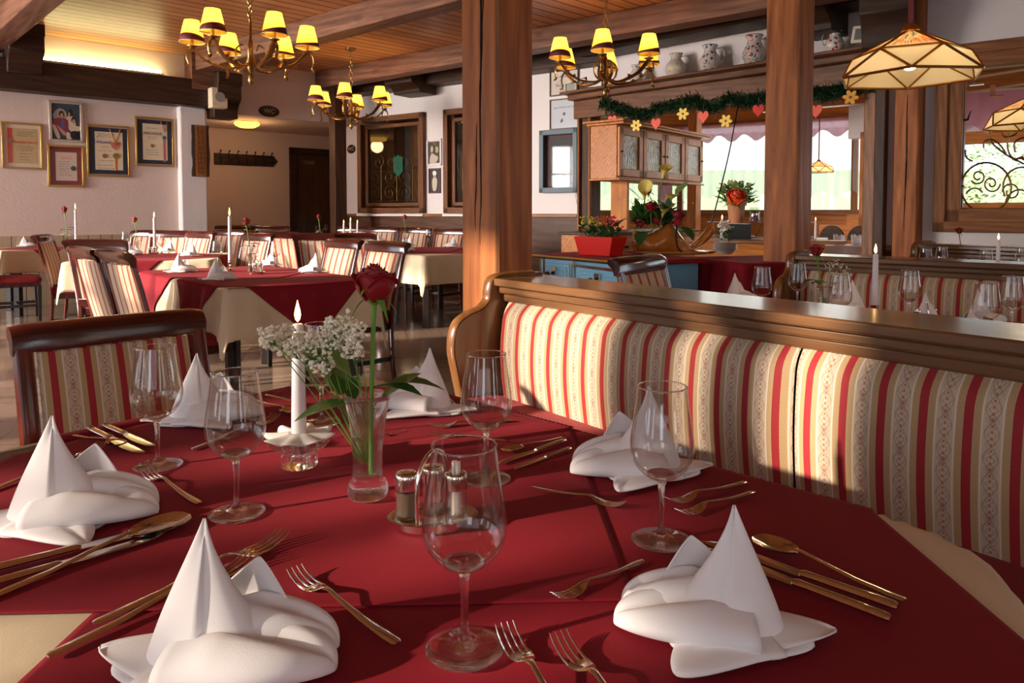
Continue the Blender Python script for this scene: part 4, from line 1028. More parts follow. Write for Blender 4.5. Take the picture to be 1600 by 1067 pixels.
# ================================================================== SECOND AND THIRD BENCH TABLES
nn = Vector((-d.y, d.x)); 
if nn.y < 0: nn = -nn
c2 = Vector((1.43, 2.78)); o2 = [c2 + d2 * a + nn * b for a, b in ((-.80, -.48), (.72, -.48), (.72, .42), (-.80, .42))]
table('dining table between the first and second striped bench, beneath the large pendant lamp', round_poly(o2, .06))
drape('burgundy_tablecloth', round_poly(o2, .06), [c2 + d2 * a + nn * b for a, b in ((-.92, -.6), (.86, -.6), (.86, .54), (-.92, .54))], .747, 'red', 40, 40, label='burgundy cloth on the table between the first and second striped bench')
tb = 'on the table between the two nearer benches'
def tq(px, zz, pyz): return onz(px, pyz, zz)
for px, py, lb in ((1191, 418, 'wine glass left of the brown post, ' + tb), (1247, 412, 'wine glass beside the drooping rose, before the end of the second bench'), (1313, 429, 'wine glass just left of the tall lit candle between the two nearer benches'), (1422, 423, 'wine glass right of the tall lit candle, ' + tb), (1543, 443, 'nearer of the two wine glasses at the right border, napkin inside its outline'), (1583, 432, 'further of the two wine glasses at the right border')):
    p = onz(px, py, .95); p.z = TT - .001; GL(make_glass, p, random.random() * 3, lb)
for px, py, rz, lb in ((1150, 463, .2, 'white napkin peak showing above the first bench rail, left of the brown post'), (1330, 478, 3.0, 'white napkin under the baby\'s breath, left of the tall candle'), (1530, 497, .3, 'white napkin at the right border behind the first bench rail'), (1448, 505, .2, 'white napkin tip just above the first bench rail beside the cruet set')):
    p = onz(px, py, .775); p.z = TT - .001; PN(make_napkin, p, rz, lb)
p = onz(1368, 405, 1.0); p.z = TT - .001; PST(make_stick, p, 0, 'silver candlestick hidden behind the first bench rail under the tall candle')
PC(make_candle, p + Vector((0, 0, .066)), 0, 'tall lit white candle between the first two benches', None, 1.0)
p = onz(1446, 470, .855); p.z = TT - .001; PCR(make_cruet, p, .4, 'cruet set with toothpicks above the rail of the first bench')
v0 = onz(1288, 448, .88); v0.z = TT - .001
v2 = make_vase(.13); v2.location = v0; lab(v2, 'small glass vase with a drooping rose on the table between the benches')
r2 = make_rose(.22, 1.0, (-.035, 0), leaves=((.55, 190, .06), (.55, 240, .06), (.5, 100, .05), (.5, 20, .05))); r2.location = v0 + Vector((0, 0, .03)); lab(r2, 'dark red rose in front of the second striped bench')
s = make_sprig([(.02, 0, .17), (.045, .01, .18), (.075, 0, .16), (.05, .02, .13), (.09, 0, .13)], (0, 0, 0), seed=3, n=26, r=.002); s.location = v0 + Vector((0, 0, .04)); lab(s, "airy baby's breath sprig in front of the second striped bench")
# third table, between second and third bench
c3 = Vector((3.02, 4.42)); o3 = [c3 + d3 * a + nn * b for a, b in ((-.55, -.28), (.8, -.28), (.8, .28), (-.55, .28))]
table('dining table between the second and third striped bench', round_poly(o3, .06))
drape('burgundy_tablecloth', round_poly(o3, .06), [c3 + d3 * a + nn * b for a, b in ((-.7, -.37), (.9, -.37), (.9, .37), (-.7, .37))], .747, 'red', 36, 36, label='burgundy cloth on the table between the second and third striped bench')
for px, py, lb in ((1447, 388, 'leftmost small wine glass in front of the third bench'), (1472, 386, 'second small wine glass from the left in front of the third bench'), (1541, 391, 'small wine glass left of the far candle in front of the third bench'), (1597, 389, 'small wine glass at the right border in front of the third bench')):
    p = onz(px, py, .95); p.z = TT - .001; GL(make_glass, p, 0, lb)
p = onz(1560, 380, 1.0); p.z = TT - .001; PST(make_stick, p, 0, 'silver candlestick on the table before the third bench')
PC(make_candle, p + Vector((0, 0, .066)), 0, 'lit white candle in front of the third bench at the right border')
v0 = onz(1504, 395, .88); v0.z = TT - .001
v2 = make_vase(.13, 0); v2.location = v0; lab(v2, 'small glass vase on the table before the third bench')
r2 = make_rose(.24, 1.0, (-.03, 0), leaves=((.55, 0, .07), (.5, 170, .06), (.5, 60, .05))); r2.location = v0 + Vector((0, 0, .03)); lab(r2, 'dark red rose below the interior window at the right')
s = make_sprig([(-.06, 0, .13), (-.03, .01, .15), (.0, 0, .12)], (0, 0, 0), seed=5, n=22, r=.002); s.location = v0 + Vector((0, 0, .04)); lab(s, "baby's breath sprig below the interior window at the right")
# ================================================================== LEFT DINING AREA
def W2(v): return Vector((v.x, v.y))
VV = Vector((-.655, .755)); UU = Vector((.725, .69))
def rect_corners(c, u, v, a, b): return [c - u * a - v * b, c + u * a - v * b, c + u * a + v * b, c - u * a + v * b]
def rect_table(name, c, u, v, a, b, cream=.22, redc=None, legs='blackwood', rot45=False):
    c = Vector(c); o = round_poly(rect_corners(c, u, v, a, b), .03, 3)
    table('dining table, ' + name, o, .745, legs, legpts=rect_corners(c, u, v, a * .8, b * .8))
    drape('cream_tablecloth', o, rect_corners(c, u, v, a + cream, b + cream), .747, 'cream', 70, 70, .12, 0, .012, 16, 'cream cloth hanging over ' + name)
    return o
# T2
F2, R2, L2 = W2(onz(354, 450, .75)), W2(onz(590, 436, .75)), W2(onz(219, 424, .75))
u2 = (R2 - F2).normalized(); v2_ = (L2 - F2).normalized(); a2 = (R2 - F2).length / 2; b2 = .80
c_2 = F2 + u2 * a2 + v2_ * b2
o2_ = rect_table('the large table behind the vase', c_2, u2, v2_, a2, b2, .30)
def diamonds(cs, half, z, o, lbs, u, v, ang=45):
    for k, ((x, y), lb) in enumerate(zip(cs, lbs)):
        c = Vector((x, y)); A, B = u, v
        drape('burgundy_tablecloth', o, [c - A * half, c + B * half * -1, c + A * half, c + B * half], z, 'red', 64, 64, .12, .0028 + .0026 * k, .012, 16, lb)
diamonds([tuple(c_2 - v2_ * .36), tuple(c_2 + v2_ * .40)], .80, .747, o2_, ['burgundy cloth laid diagonally on the near half of the large table behind the vase', 'burgundy cloth laid diagonally on the far half of the large table behind the vase'], u2, v2_)
# T3
u3, v3 = Vector((.975, .22)).normalized(), Vector((-.22, .975)).normalized()
c_3 = W2(onz(97, 409, .75)) + u3 * .6 + v3 * .62
o3_ = rect_table('the table behind the three near left chairs', c_3, u3, v3, .6, .62, .26)
diamonds([tuple(c_3)], .82, .747, o3_, ['burgundy cloth laid diagonally on the table behind the near left chairs'], u3, v3)
# T4
c_4 = WL.pt(WL.hit(92, 380)[0], -.68); c_4 = W2(c_4); uL2 = Vector((WL.u.x, WL.u.y)); vL2 = Vector((WL.n.x, WL.n.y))
o4_ = rect_table('the far left table under the certificates', c_4, uL2, vL2, .72, .42, .26)
diamonds([tuple(c_4 - uL2 * .3), tuple(c_4 + uL2 * .4)], .56, .747, o4_, ['left burgundy cloth on the far left table under the certificates', 'right burgundy cloth on the far left table under the certificates'], uL2, vL2)
# T5
F5 = W2(onz(662, 399, .75)); u5, v5 = Vector((.80, .60)), Vector((-.66, .75))
c_5 = F5 + u5 * .62 + v5 * .75
o5_ = rect_table('the table left of the cracked post', c_5, u5, v5, .62, .75, .30)
diamonds([tuple(c_5 - v5 * .15 + u5 * .1), tuple(c_5 + v5 * .4 - u5 * .1)], .84, .747, o5_, ['near burgundy cloth on the table left of the cracked post', 'far burgundy cloth on the table left of the cracked post'], u5, v5)
# T6
c_6 = Vector(at(492, 380, 9.5).xy); u6, v6 = Vector((.96, -.28)), Vector((.28, .96))
o6_ = rect_table('the far middle table in front of the dark door', c_6, u6, v6, 1.0, .42, .26)
diamonds([tuple(c_6 - u6 * .5), tuple(c_6 + u6 * .5)], .62, .747, o6_, ['left burgundy cloth on the far middle table', 'right burgundy cloth on the far middle table'], u6, v6)
# ---- chairs: px of the rail centre, rail-top Y distance, facing direction
def chair(px, Y, face, label, group=None):
    X, _ = ray(px, 380); f = Vector(face).normalized()      # local -y points to face
    rz = math.atan2(f.y, f.x) + math.pi / 2
    b = Vector((X * Y, Y)); o = b + f * .30
    return PCH(make_chair, (o.x, o.y, 0), rz, label, group)
o = chair(178, 2.0, (.72, -.70), 'mahogany chair with striped back, nearest chair at the left of the foreground table'); nearchair = o
chair(186, 3.95, (.70, .70), 'dark chair with scrolled rail, nearer of the two overlapping chairs at the left')
chair(137, 4.32, (.70, .70), 'dark chair with scrolled rail, further of the two overlapping chairs at the left')
chair(152, 5.55, (.10, 1), 'dark chair seen from behind in front of the table with the left rose')
chair(72, 6.9, (.93, .28), 'dark chair at the far left, half turned towards the table with the left rose')
chair(-32, 7.75, (.80, .6), 'burgundy chair seat cut off by the left border of the photo')
chair(233, 8.5, (-.2, -1), 'left one of two bright chairs under the certificates')
chair(268, 8.25, (.0, -1), 'right one of two bright chairs under the certificates')
chair(311, 8.0, (-.55, -.83), 'striped chair in front of the white pilaster')
chair(357, 8.9, (-.35, -.9), 'striped chair right of the white pilaster, behind the tall candle')
chair(400, 7.25, (-.6, -.8), 'striped chair behind the rose on the large table behind the vase')
chair(440, 7.9, (.3, .95), 'left one of two narrow striped chairs in front of the far middle table')
chair(493, 7.3, (.3, .95), 'right one of two narrow striped chairs in front of the far middle table')
chair(533, 5.75, (-.72, -.7), 'striped chair left of the foreground rose at the large table')
chair(600, 5.18, (-.72, -.7), 'striped chair directly behind the foreground rose')
chair(554, 7.3, (.3, .95), 'chair half hidden below the three-candle holder')
chair(552, 10.9, (-.2, -1), 'far chair behind the three white candles')
chair(598, 10.4, (-.35, -.93), 'leftmost of three chairs under the glazed cabinets')
chair(648, 10.0, (-.45, -.9), 'middle one of three chairs under the glazed cabinets')
chair(702, 9.3, (-.5, -.87), 'rightmost of three chairs under the glazed cabinets')
chair(360, 11.6, (0, -1), 'dark chair in the recess under the left end of the coat rack')
chair(388, 11.9, (.1, -1), 'dark chair in the recess under the coat rack, second from the left')
chair(426, 11.2, (.1, -1), 'chair in the recess under the right end of the coat rack')
chair(1006, 3.45, (.80, -.60), 'striped chair between the blue stove and the first bench rail')
nearchair.scale = (.98, .98, .915)
# ---- places laid on the other tables
def lay(px, py, where, rz=0, glass=True, cut=True, gdx=(.16, .10), group=None):
    p = onz(px, py, .752); p.z = TT
    PN(make_napkin, p, rz, 'white folded napkin ' + where)
    if cut:
        r = rz + .5
        for k, (kind, off) in enumerate((('knife', .12), ('fork', -.13))):
            dx = Vector((math.cos(r + 1.57), math.sin(r + 1.57), 0)) * off
            a = p + dx - Vector((math.cos(r), math.sin(r), 0)) * .09; b = p + dx + Vector((math.cos(r), math.sin(r), 0)) * .09
            cutlery(kind, b, a, '%s by the napkin %s' % (kind, where), z=TT + .0005)
LT = 'on the large table behind the vase'
lay(280, 425, 'at the left corner of the large table behind the vase', .1)
lay(338, 437, 'at the front corner of the large table behind the vase', .1)
lay(492, 425, 'below the two striped chairs of the large table', 3.0)
lay(425, 415, 'at the far side of the large table, left of the striped chairs', 3.0, cut=False)
LB = 'of the table behind the near left chairs'
lay(203, 398, 'at the left rose ' + LB, .2, cut=False); lay(265, 393, 'left of the striped chair ' + LB, 3.0, cut=False); lay(300, 400, 'at the right corner ' + LB, 3.0)
lay(38, 385, 'at the left border, on the far left table', .1, cut=False); lay(150, 381, 'on the far left table, behind the left candle', .2, cut=False)
lay(415, 379, 'at the left of the far middle table', .3, cut=False); lay(467, 384, 'between the narrow chairs of the far middle table', .1, cut=False); lay(520, 382, 'below the three candles', .1, cut=False)
lay(592, 380, 'left of the small rose, on the table left of the cracked post', .2, cut=False); lay(640, 384, 'right of the small rose, on the table left of the cracked post', 3, cut=False)
lay(631, 392, 'at the near corner of the table left of the cracked post', .1); lay(708, 386, 'touching the cracked post in the picture', 3, cut=False)
def g2(px, rimy, lb): p = onz(px, rimy, .95); p.z = TT - .001; GL(make_glass, p, random.random() * 3, lb)
for px, ry, lb in ((339, 377, 'wine glass left of the tall candle ' + LT), (395, 380, 'wine glass right of the small rose ' + LT), (430, 377, 'wine glass at the right end of the glasses ' + LT),
        (275, 362, 'wine glass in front of the striped chair by the pilaster'), (252, 366, 'wine glass beside the left candle ' + LB), (85, 358, 'wine glass left of the far left rose'), (147, 358, 'wine glass right of the far left candle'), (195, 363, 'wine glass left of the rose ' + LB),
        (428, 351, 'wine glass leftmost on the far middle table'), (452, 350, 'second wine glass on the far middle table'), (465, 350, 'third wine glass on the far middle table, beside the second'), (496, 352, 'wine glass left of the rose on the far middle table'), (509, 351, 'wine glass right of the rose on the far middle table'),
        (541, 353, 'wine glass under the three candles, left one'), (556, 353, 'wine glass under the three candles, right one'), (599, 355, 'left wine glass on the table left of the cracked post'), (606, 354, 'second wine glass on the table left of the cracked post'), (669, 358, 'wine glass nearest the cracked post')):
    g2(px, ry, lb)
def set_candle(px, topy, by, lb, stick=None):
    p = onz(px, by, .752); p.z = TT - .001; PST(make_stick, p, 0, stick or 'silver candlestick under the ' + lb); o = PC(make_candle, p + Vector((0, 0, .066)), 0, lb)
    k = (CAMZ + ray(px, topy)[1] * p.y - p.z - .066) / .20; o.scale = (1.15, 1.15, k)
set_candle(360, 338, 424, 'tall lit candle on the large table behind the vase'); set_candle(242, 340, 397, 'lit candle on the table behind the near left chairs'); set_candle(119, 327.5, 387, 'lit candle on the far left table')
# three-armed candle holder on the far middle table
p = Vector(at(548, 380, 9.1)); p.z = TT
t = thing('candle_holder', 'three-armed candle holder on the far middle table', 'candle holder', p)
mb = MB().lathe([(.0003, 0), (.05, 0), (.05, .004), (.01, .012), (.008, .05), (.014, .06)], 20); mb.tube([(-.09, 0, .06), (-.05, 0, .045), (0, 0, .055), (.05, 0, .045), (.09, 0, .06)], .006, 8); mb.build('body', M['glass'], t)
for i, x in enumerate((-.085, 0, .085)): PC(make_candle, p + Vector((x, 0, .055 + (.03 if i == 1 else 0))), 0, ['left', 'taller middle', 'right'][i] + ' one of the three white candles by the dark post', 'three candles on the far table', 1.15)
rp = proto('farrose'); 
def frose(px, py, lb, head_y, lean=.0, sprig=True, wh='', vlabel=''):
    p = onz(px, py, .753); p.z = TT - .001; h = (at(px, head_y, p.y).z - p.z) - .03
    v = dup(v2, p, 0, 'slim vase of the ' + lb)
    r = dup(r2, p + Vector((0, 0, .03)), random.random() * 2, lb); r.scale = (1, 1, h / .24)
    if sprig: dup(s, p + Vector((0, 0, .04)), random.random() * 2, "baby's breath beside the " + lb, None)
frose(107, 390, 'small red rose on the far left table', 332); frose(216, 396, 'small red rose on the table behind the near left chairs', 347)
frose(393, 424, 'red rose between the glasses on the large table behind the vase', 352); frose(502, 384, 'tiny red rose on the far middle table', 342); frose(634, 388, 'small red rose under the green shield of the glazed cabinet', 343)
def fcr(px, py, lb): p = onz(px, py, .753); p.z = TT - .001; PCR(make_cruet, p, random.random(), lb)
fcr(400, 428, 'small cruet set on the large table behind the vase'); fcr(240, 397, 'small cruet set on the table behind the near left chairs'); fcr(613, 388, 'small cruet set on the table left of the cracked post'); fcr(124, 386, 'small cruet set on the far left table')
# ================================================================== PICTURES ON THE WALLS
def picture(w, x0, y0, x1, y1, name, label, cat, fw, fmat, mats, px_margin=None, depth=.025):
    """frame from picture px, mats: list of (inset, material, name)"""
    a, z0 = w.hit((x0 + x1) / 2, (y0 + y1) / 2); s0, _ = w.hit(x0, (y0 + y1) / 2); s1_, _ = w.hit(x1, (y0 + y1) / 2)
    zt, zb = w.hit((x0 + x1) / 2, y0)[1], w.hit((x0 + x1) / 2, y1)[1]
    W_, H_ = s1_ - s0, zt - zb; cc = w.pt((s0 + s1_) / 2, -.004, (zt + zb) / 2)
    t = thing(name, label, cat, cc, w.a)
    fx = MB(); d = depth
    for z in (-1, 1): fx.box((0, -d / 2, z * (H_ / 2 - fw / 2)), (W_, d, fw))
    for x in (-1, 1): fx.box((x * (W_ / 2 - fw / 2), -d / 2, 0), (fw, d, H_))
    fx.build('picture_frame', fmat, t, bevel=.003)
    y = -.006
    for (l, r_, t_, b_, m_, nm) in mats:
        MB().box(((l - r_) / 2 * W_, y, (b_ - t_) / 2 * H_), (W_ * (1 - l - r_), .003, H_ * (1 - t_ - b_))).build(nm, m_, t); y -= .0022
    MB().box((0, y - .002, 0), (W_ - fw * 1.5, .0012, H_ - fw * 1.5)).build('pane', M['pic_glass'], t)
    return t, W_, H_, y - .0008
M['pic_glass'] = pane('picture_glass', (1, 1, 1), .012)
cream = plain('cream_mat', (.66, .52, .42), .8); navy = plain('navy_mat', (.020, .028, .05), .6); wine = plain('wine_red_mat', (.20, .02, .02), .6); silver = plain('silver_frame', (.62, .56, .50), .35, .7)
def lines(t, y, W_, z0, z1, n, wd, mat, xo=0, name='written_lines', h=.006):
    mb = MB(); rr = random.Random(int(z0 * 1000 + n))
    for k in range(n):
        z = z0 + (z1 - z0) * k / max(1, n - 1); ww = wd * rr.uniform(.6, 1) * W_
        x = xo * W_ - ww / 2
        while x < xo * W_ + ww / 2:
            L = rr.uniform(.012, .04); mb.box((x + L / 2, y, z), (L, .0008, h)); x += L + .010
    mb.build(name, mat, t)
t, w_, h_, y = picture(WL, 2, 192, 66, 264, 'framed_certificate', 'gold-framed parchment certificate with red stripes, leftmost on the wall', 'framed certificate', .022, M['goldf'], [(.04, .04, .04, .04, cream, 'mat'), (.13, .13, .12, .12, M['parch'], 'certificate')])
text('Urkunde Herrn', .045, t, (.05 * w_, y, .08 * h_), M['redink']); lines(t, y, w_, .30 * h_, .22 * h_, 3, .4, M['ink'], .05); lines(t, y, w_, .0, -.10 * h_, 4, .45, M['ink'], .05); lines(t, y, w_, -.17 * h_, -.17 * h_, 1, .35, M['redink'], .05, 'red_line'); lines(t, y, w_, -.24 * h_, -.30 * h_, 2, .3, M['ink'], .05)
mb = MB()
for x in (-.335, -.31, -.28, -.255): mb.box((x * w_, y, 0), (.010, .001, .74 * h_))
mb.build('red_stripes', M['redink'], t); MB().lathe([(.0002, 0), (.028, 0), (.028, .002), (.0002, .002)], 16, (-.295 * w_, y, .10 * h_), Matrix.Rotation(R(90), 3, 'X')).build('seal', plain('eagle_seal', (.25, .16, .12), .6), t)
t, w_, h_, y = picture(WL, 76, 159, 129, 222, 'framed_photograph', 'silver-framed group photograph of three seated people', 'framed photo', .030, silver, [(.06, .06, .05, .05, plain('photo_backdrop', (.035, .055, .075), .4, var=.4), 'photograph')])
def blob(t, y, pts, mat, nm='printed_figure', n=5):
    c = catmull([(a, b, 0) for a, b in pts], n, True); MB().prism([(p.x, p.y) for p in c], y - .0006, y + .0004, 'xz').build(nm, mat, t, flatshade=True)
skin = plain('print_skin', (.50, .22, .14), .5); maro = plain('print_maroon', (.20, .03, .06), .5); pale = plain('print_pale', (.60, .48, .38), .5); dk = plain('print_dark', (.015, .012, .015), .5); blu = plain('print_blue', (.05, .10, .30), .5); halo = plain('print_halo', (.35, .30, .27), .5)
S_ = lambda pts: [(a * w_, b * h_) for a, b in pts]
blob(t, y + .0003, S_([(-.38, .15), (-.2, .32), (.0, .25), (.0, .05), (-.25, .0)]), halo)
blob(t, y, S_([(.02, .10), (.12, .16), (.25, .10), (.28, -.05), (.05, -.08)]), pale); blob(t, y - .0002, S_([(.03, .17), (.10, .31), (.18, .30), (.20, .18), (.12, .14)]), dk); blob(t, y - .0004, S_([(.06, .18), (.10, .25), (.13, .18), (.10, .14)]), skin)
blob(t, y - .0004, S_([(-.42, -.05), (-.3, .07), (-.1, .10), (.06, .02), (.04, -.28), (-.1, -.30), (-.38, -.12)]), maro); blob(t, y - .0008, S_([(-.13, .02), (-.08, .02), (-.05, -.15), (-.14, -.15)]), blu); blob(t, y - .0008, S_([(-.20, .15), (-.18, .25), (-.08, .25), (-.05, .12)]), dk); blob(t, y - .001, S_([(-.17, .14), (-.15, .20), (-.09, .20), (-.08, .12), (-.12, .08)]), skin)
blob(t, y - .0006, S_([(-.40, -.12), (-.32, -.1), (-.18, -.38), (-.28, -.40)]), pale); blob(t, y - .0006, S_([(.0, -.28), (.08, -.26), (.18, -.40), (.02, -.42)]), pale); blob(t, y - .0008, S_([(-.28, -.1), (-.22, -.12), (-.02, -.26), (.0, -.32), (-.1, -.32)]), skin)
blob(t, y - .0010, S_([(.08, -.05), (.18, .02), (.30, -.08), (.42, -.10), (.40, -.20), (.20, -.24), (.08, -.18)]), pale); blob(t, y - .0012, S_([(.16, .02), (.18, .12), (.28, .11), (.30, .0)]), dk); blob(t, y - .0014, S_([(.18, .03), (.21, .08), (.27, .06), (.27, -.01), (.22, -.04)]), skin); blob(t, y - .0012, S_([(.14, -.24), (.35, -.22), (.42, -.38), (.15, -.40)]), dk)
t, w_, h_, y = picture(WL, 74, 227, 131, 292, 'framed_certificate', 'gold-framed certificate on a wine-red mat with a green seal, lowest on the wall', 'framed certificate', .024, M['goldf'], [(.05, .05, .05, .05, wine, 'mat'), (.22, .20, .17, .15, plain('pale_certificate', (.62, .46, .38), .7), 'certificate')])
lines(t, y, w_, .22 * h_, .18 * h_, 2, .25, M['redink'], .0, 'red_heading'); lines(t, y, w_, .10 * h_, -.22 * h_, 7, .3, M['ink'], -.05); MB().lathe([(.0002, 0), (.032, 0), (.032, .003), (.0002, .003)], 16, (.20 * w_, y, -.05 * h_), Matrix.Rotation(R(90), 3, 'X')).build('seal', plain('green_seal', (.05, .10, .07), .5), t)
t, w_, h_, y = picture(WL, 135, 196, 202, 276, 'framed_certificate', 'gold-framed certificate on a navy mat with a hanging gold medal and blue heading', 'framed certificate', .024, M['goldf'], [(.05, .05, .05, .05, navy, 'mat'), (.19, .16, .13, .13, M['ivory'], 'certificate')])
text('Urkunde', .062, t, (-.12 * w_, y, .17 * h_), M['blueink'], shear=.2); lines(t, y, w_, .33 * h_, .27 * h_, 3, .4, M['ink'], -.08); lines(t, y, w_, .09 * h_, .06 * h_, 2, .22, M['redink'], -.08, 'red_line'); lines(t, y, w_, .0, .0, 1, .4, M['ink'], -.08); lines(t, y, w_, -.19 * h_, -.19 * h_, 1, .3, M['ink'], -.08); lines(t, y, w_, -.28 * h_, -.34 * h_, 2, .4, M['ink'], -.08)
def disc(t, x, y, z, r, m_, nm): MB().lathe([(.0002, 0), (r, 0), (r, .004), (.0002, .004)], 20, (x, y, z), Matrix.Rotation(R(90), 3, 'X')).build(nm, m_, t, angle=30)
disc(t, -.09 * w_, y, -.10 * h_, .028, plain('red_brown_seal', (.30, .10, .08), .6), 'seal'); disc(t, .17 * w_, y - .003, -.09 * h_, .038, M['gold'], 'medal'); disc(t, .17 * w_, y - .003, .15 * h_, .024, M['gold'], 'medal')
MB().tube([(.03 * w_, y, .44 * h_), (.15 * w_, y, .16 * h_), (.29 * w_, y, .44 * h_)], .006, 6, flat=(1, .3)).build('ribbon', plain('orange_ribbon', (.60, .22, .05), .6), t)
MB().prism([(.05 * w_, .18 * h_), (.29 * w_, .18 * h_), (.27 * w_, .08 * h_), (.17 * w_, .02 * h_), (.07 * w_, .08 * h_)], y - .002, y, 'xz').build('bow', plain('pink_ribbon', (.60, .16, .12), .6), t)
MB().box((.15 * w_, y, -.26 * h_), (.012, .002, .24 * h_)).build('ribbon', plain('yellow_ribbon', (.75, .50, .05), .6), t); MB().box((.18 * w_, y, -.26 * h_), (.012, .002, .24 * h_)).build('ribbon', M['redink'], t)
t, w_, h_, y = picture(WL, 211, 184, 271, 260, 'framed_certificate', 'gold-framed certificate on a black mat with a red and white ribbon, nearest the pilaster', 'framed certificate', .024, M['goldf'], [(.05, .05, .05, .05, navy, 'mat'), (.19, .17, .13, .13, M['ivory'], 'certificate')])
text('URKUNDE', .055, t, (-.07 * w_, y, .17 * h_), M['ink']); lines(t, y, w_, .10 * h_, .06 * h_, 2, .28, M['redink'], -.07, 'red_line'); lines(t, y, w_, .28 * h_, .28 * h_, 1, .3, M['ink'], -.07); disc(t, -.07 * w_, y, -.08 * h_, .022, M['gold'], 'seal'); lines(t, y, w_, -.17 * h_, -.26 * h_, 3, .35, M['ink'], -.07)
rb_ = plain('rose_ribbon', (.50, .12, .13), .6)
MB().tube([(.16 * w_, y, .43 * h_), (.25 * w_, y, .22 * h_), (.34 * w_, y, .43 * h_)], .009, 6, flat=(1, .3)).box((.235 * w_, y, -.15 * h_), (.014, .002, .50 * h_)).box((.265 * w_, y, -.15 * h_), (.014, .002, .50 * h_)).build('ribbon', rb_, t); disc(t, .25 * w_, y - .003, .10 * h_, .026, plain('blue_medal', (.08, .18, .26), .3, .6), 'medal')
# carved wooden plaque on the pilaster end face
PW = Wall(WL.pt(6.30, -.145)[:2], WL.pt(6.72, -.145)[:2]); s0, _ = PW.hit(299, 236); s1_, _ = PW.hit(326, 236); zt, zb = PW.hit(312, 196)[1], PW.hit(312, 276)[1]
t = thing('carved_plaque', 'carved board with bark edge hanging on the pilaster', 'wooden plaque', PW.pt((s0 + s1_) / 2, -.004, (zt + zb) / 2), PW.a)
hw, hh = (s1_ - s0) / 2, (zt - zb) / 2; rr = random.Random(2); L_ = [(-hw * (1 + rr.uniform(-.08, .04)), -hh + 2 * hh * k / 9) for k in range(10)]; R_ = [(hw * (1 + rr.uniform(-.10, .06)), hh - 2 * hh * k / 9) for k in range(10)]
MB().prism(L_ + R_, -.03, 0, 'xz').build('bark_board', plain('bark', (.05, .025, .018), .8, bumps=.8), t); MB().box((.0, -.032, 0), (hw * 1.25, .006, hh * 1.97)).build('carved_face', M['pinex'] if False else wood('burnt_board', (.22, .07, .012), (.42, .16, .035), 'z', 1, .5, .2), t)
mb = MB()
for k in range(9):
    z = -hh * .8 + hh * 1.6 * k / 8
    for sg in (-1, 1): mb.tube(catmull([(0, -.037, z - .03), (sg * hw * .35, -.037, z - .01), (sg * hw * .42, -.037, z + .03), (sg * hw * .2, -.037, z + .045), (sg * hw * .12, -.037, z + .02)], 4), .003, 5)
    mb.ball((0, -.036, z), .010, seg=8)
mb.build('burnt_ornament', plain('burnt_line', (.04, .012, .005), .7), t)
# oval WC signs
def wcsign(w, px, py, rx, rzz, label, off):
    s, z = w.hit(px, py); t = thing('lavatory_sign', label, 'sign', w.pt(s, off, z), w.a)
    mb = MB(); n = 32; rows = [[Vector((rx * r * math.cos(2 * math.pi * k / n), y, rzz * r * math.sin(2 * math.pi * k / n))) for k in range(n)] for r, y in ((1, 0), (1, -.012), (.93, -.018), (.86, -.014))]
    mb.loft(rows, close=True, caps=True).build('plate', M['iron'], t, angle=30); text('WC', rzz * 1.15, t, (0, -.0165, 0), plain('sign_gilding', (.42, .36, .24), .5)); return t
wcsign(WL, 420, 174, .165, .085, 'large oval WC sign on the bulkhead above the lavatory door', -.004)
wcsign(WB, 549.5, 233, .095, .075, 'small oval WC sign beside the left glazed cabinet', -.004)
# small pictures between the cabinets
t, w_, h_, y = picture(WB, 668, 217, 691, 259, 'framed_photograph', 'pale-framed photo of a laid restaurant table, between the glazed cabinets', 'framed photo', .03, M['plasterw'], [(.14, .14, .10, .10, plain('night_photo', (.05, .035, .02), .5, var=.5), 'photograph')])
blob(t, y, S_([(-.30, -.38), (-.2, -.05), (.1, -.12), (.25, -.2), (.1, -.38)]), pale); blob(t, y, S_([(-.15, .33), (.0, .38), (.2, .33), (.05, .28)]), M['gold']); blob(t, y, S_([(-.25, .12), (-.15, .25), (-.08, .1), (-.18, -.02)]), pale); blob(t, y, S_([(.1, .0), (.1, .2), (.25, .18), (.25, .0)]), M['parch'])
t, w_, h_, y = picture(WB, 671, 263, 689, 302, 'framed_photograph', 'small dark photo of a cook in a white hat, between the glazed cabinets', 'framed photo', .02, plain('plum_frame', (.12, .04, .04), .4), [(.08, .08, .05, .05, dk, 'photograph')])
blob(t, y, S_([(-.22, -.05), (-.12, .12), (.12, .12), (.22, -.02), (.12, -.36), (-.14, -.38)]), pale, 'cook_figure'); blob(t, y - .0003, S_([(-.10, .14), (-.08, .22), (.10, .22), (.10, .12)]), skin, 'cook_face'); blob(t, y - .0003, S_([(-.12, .22), (-.16, .36), (.02, .40), (.15, .34), (.10, .22)]), M['paper'], 'cook_hat')
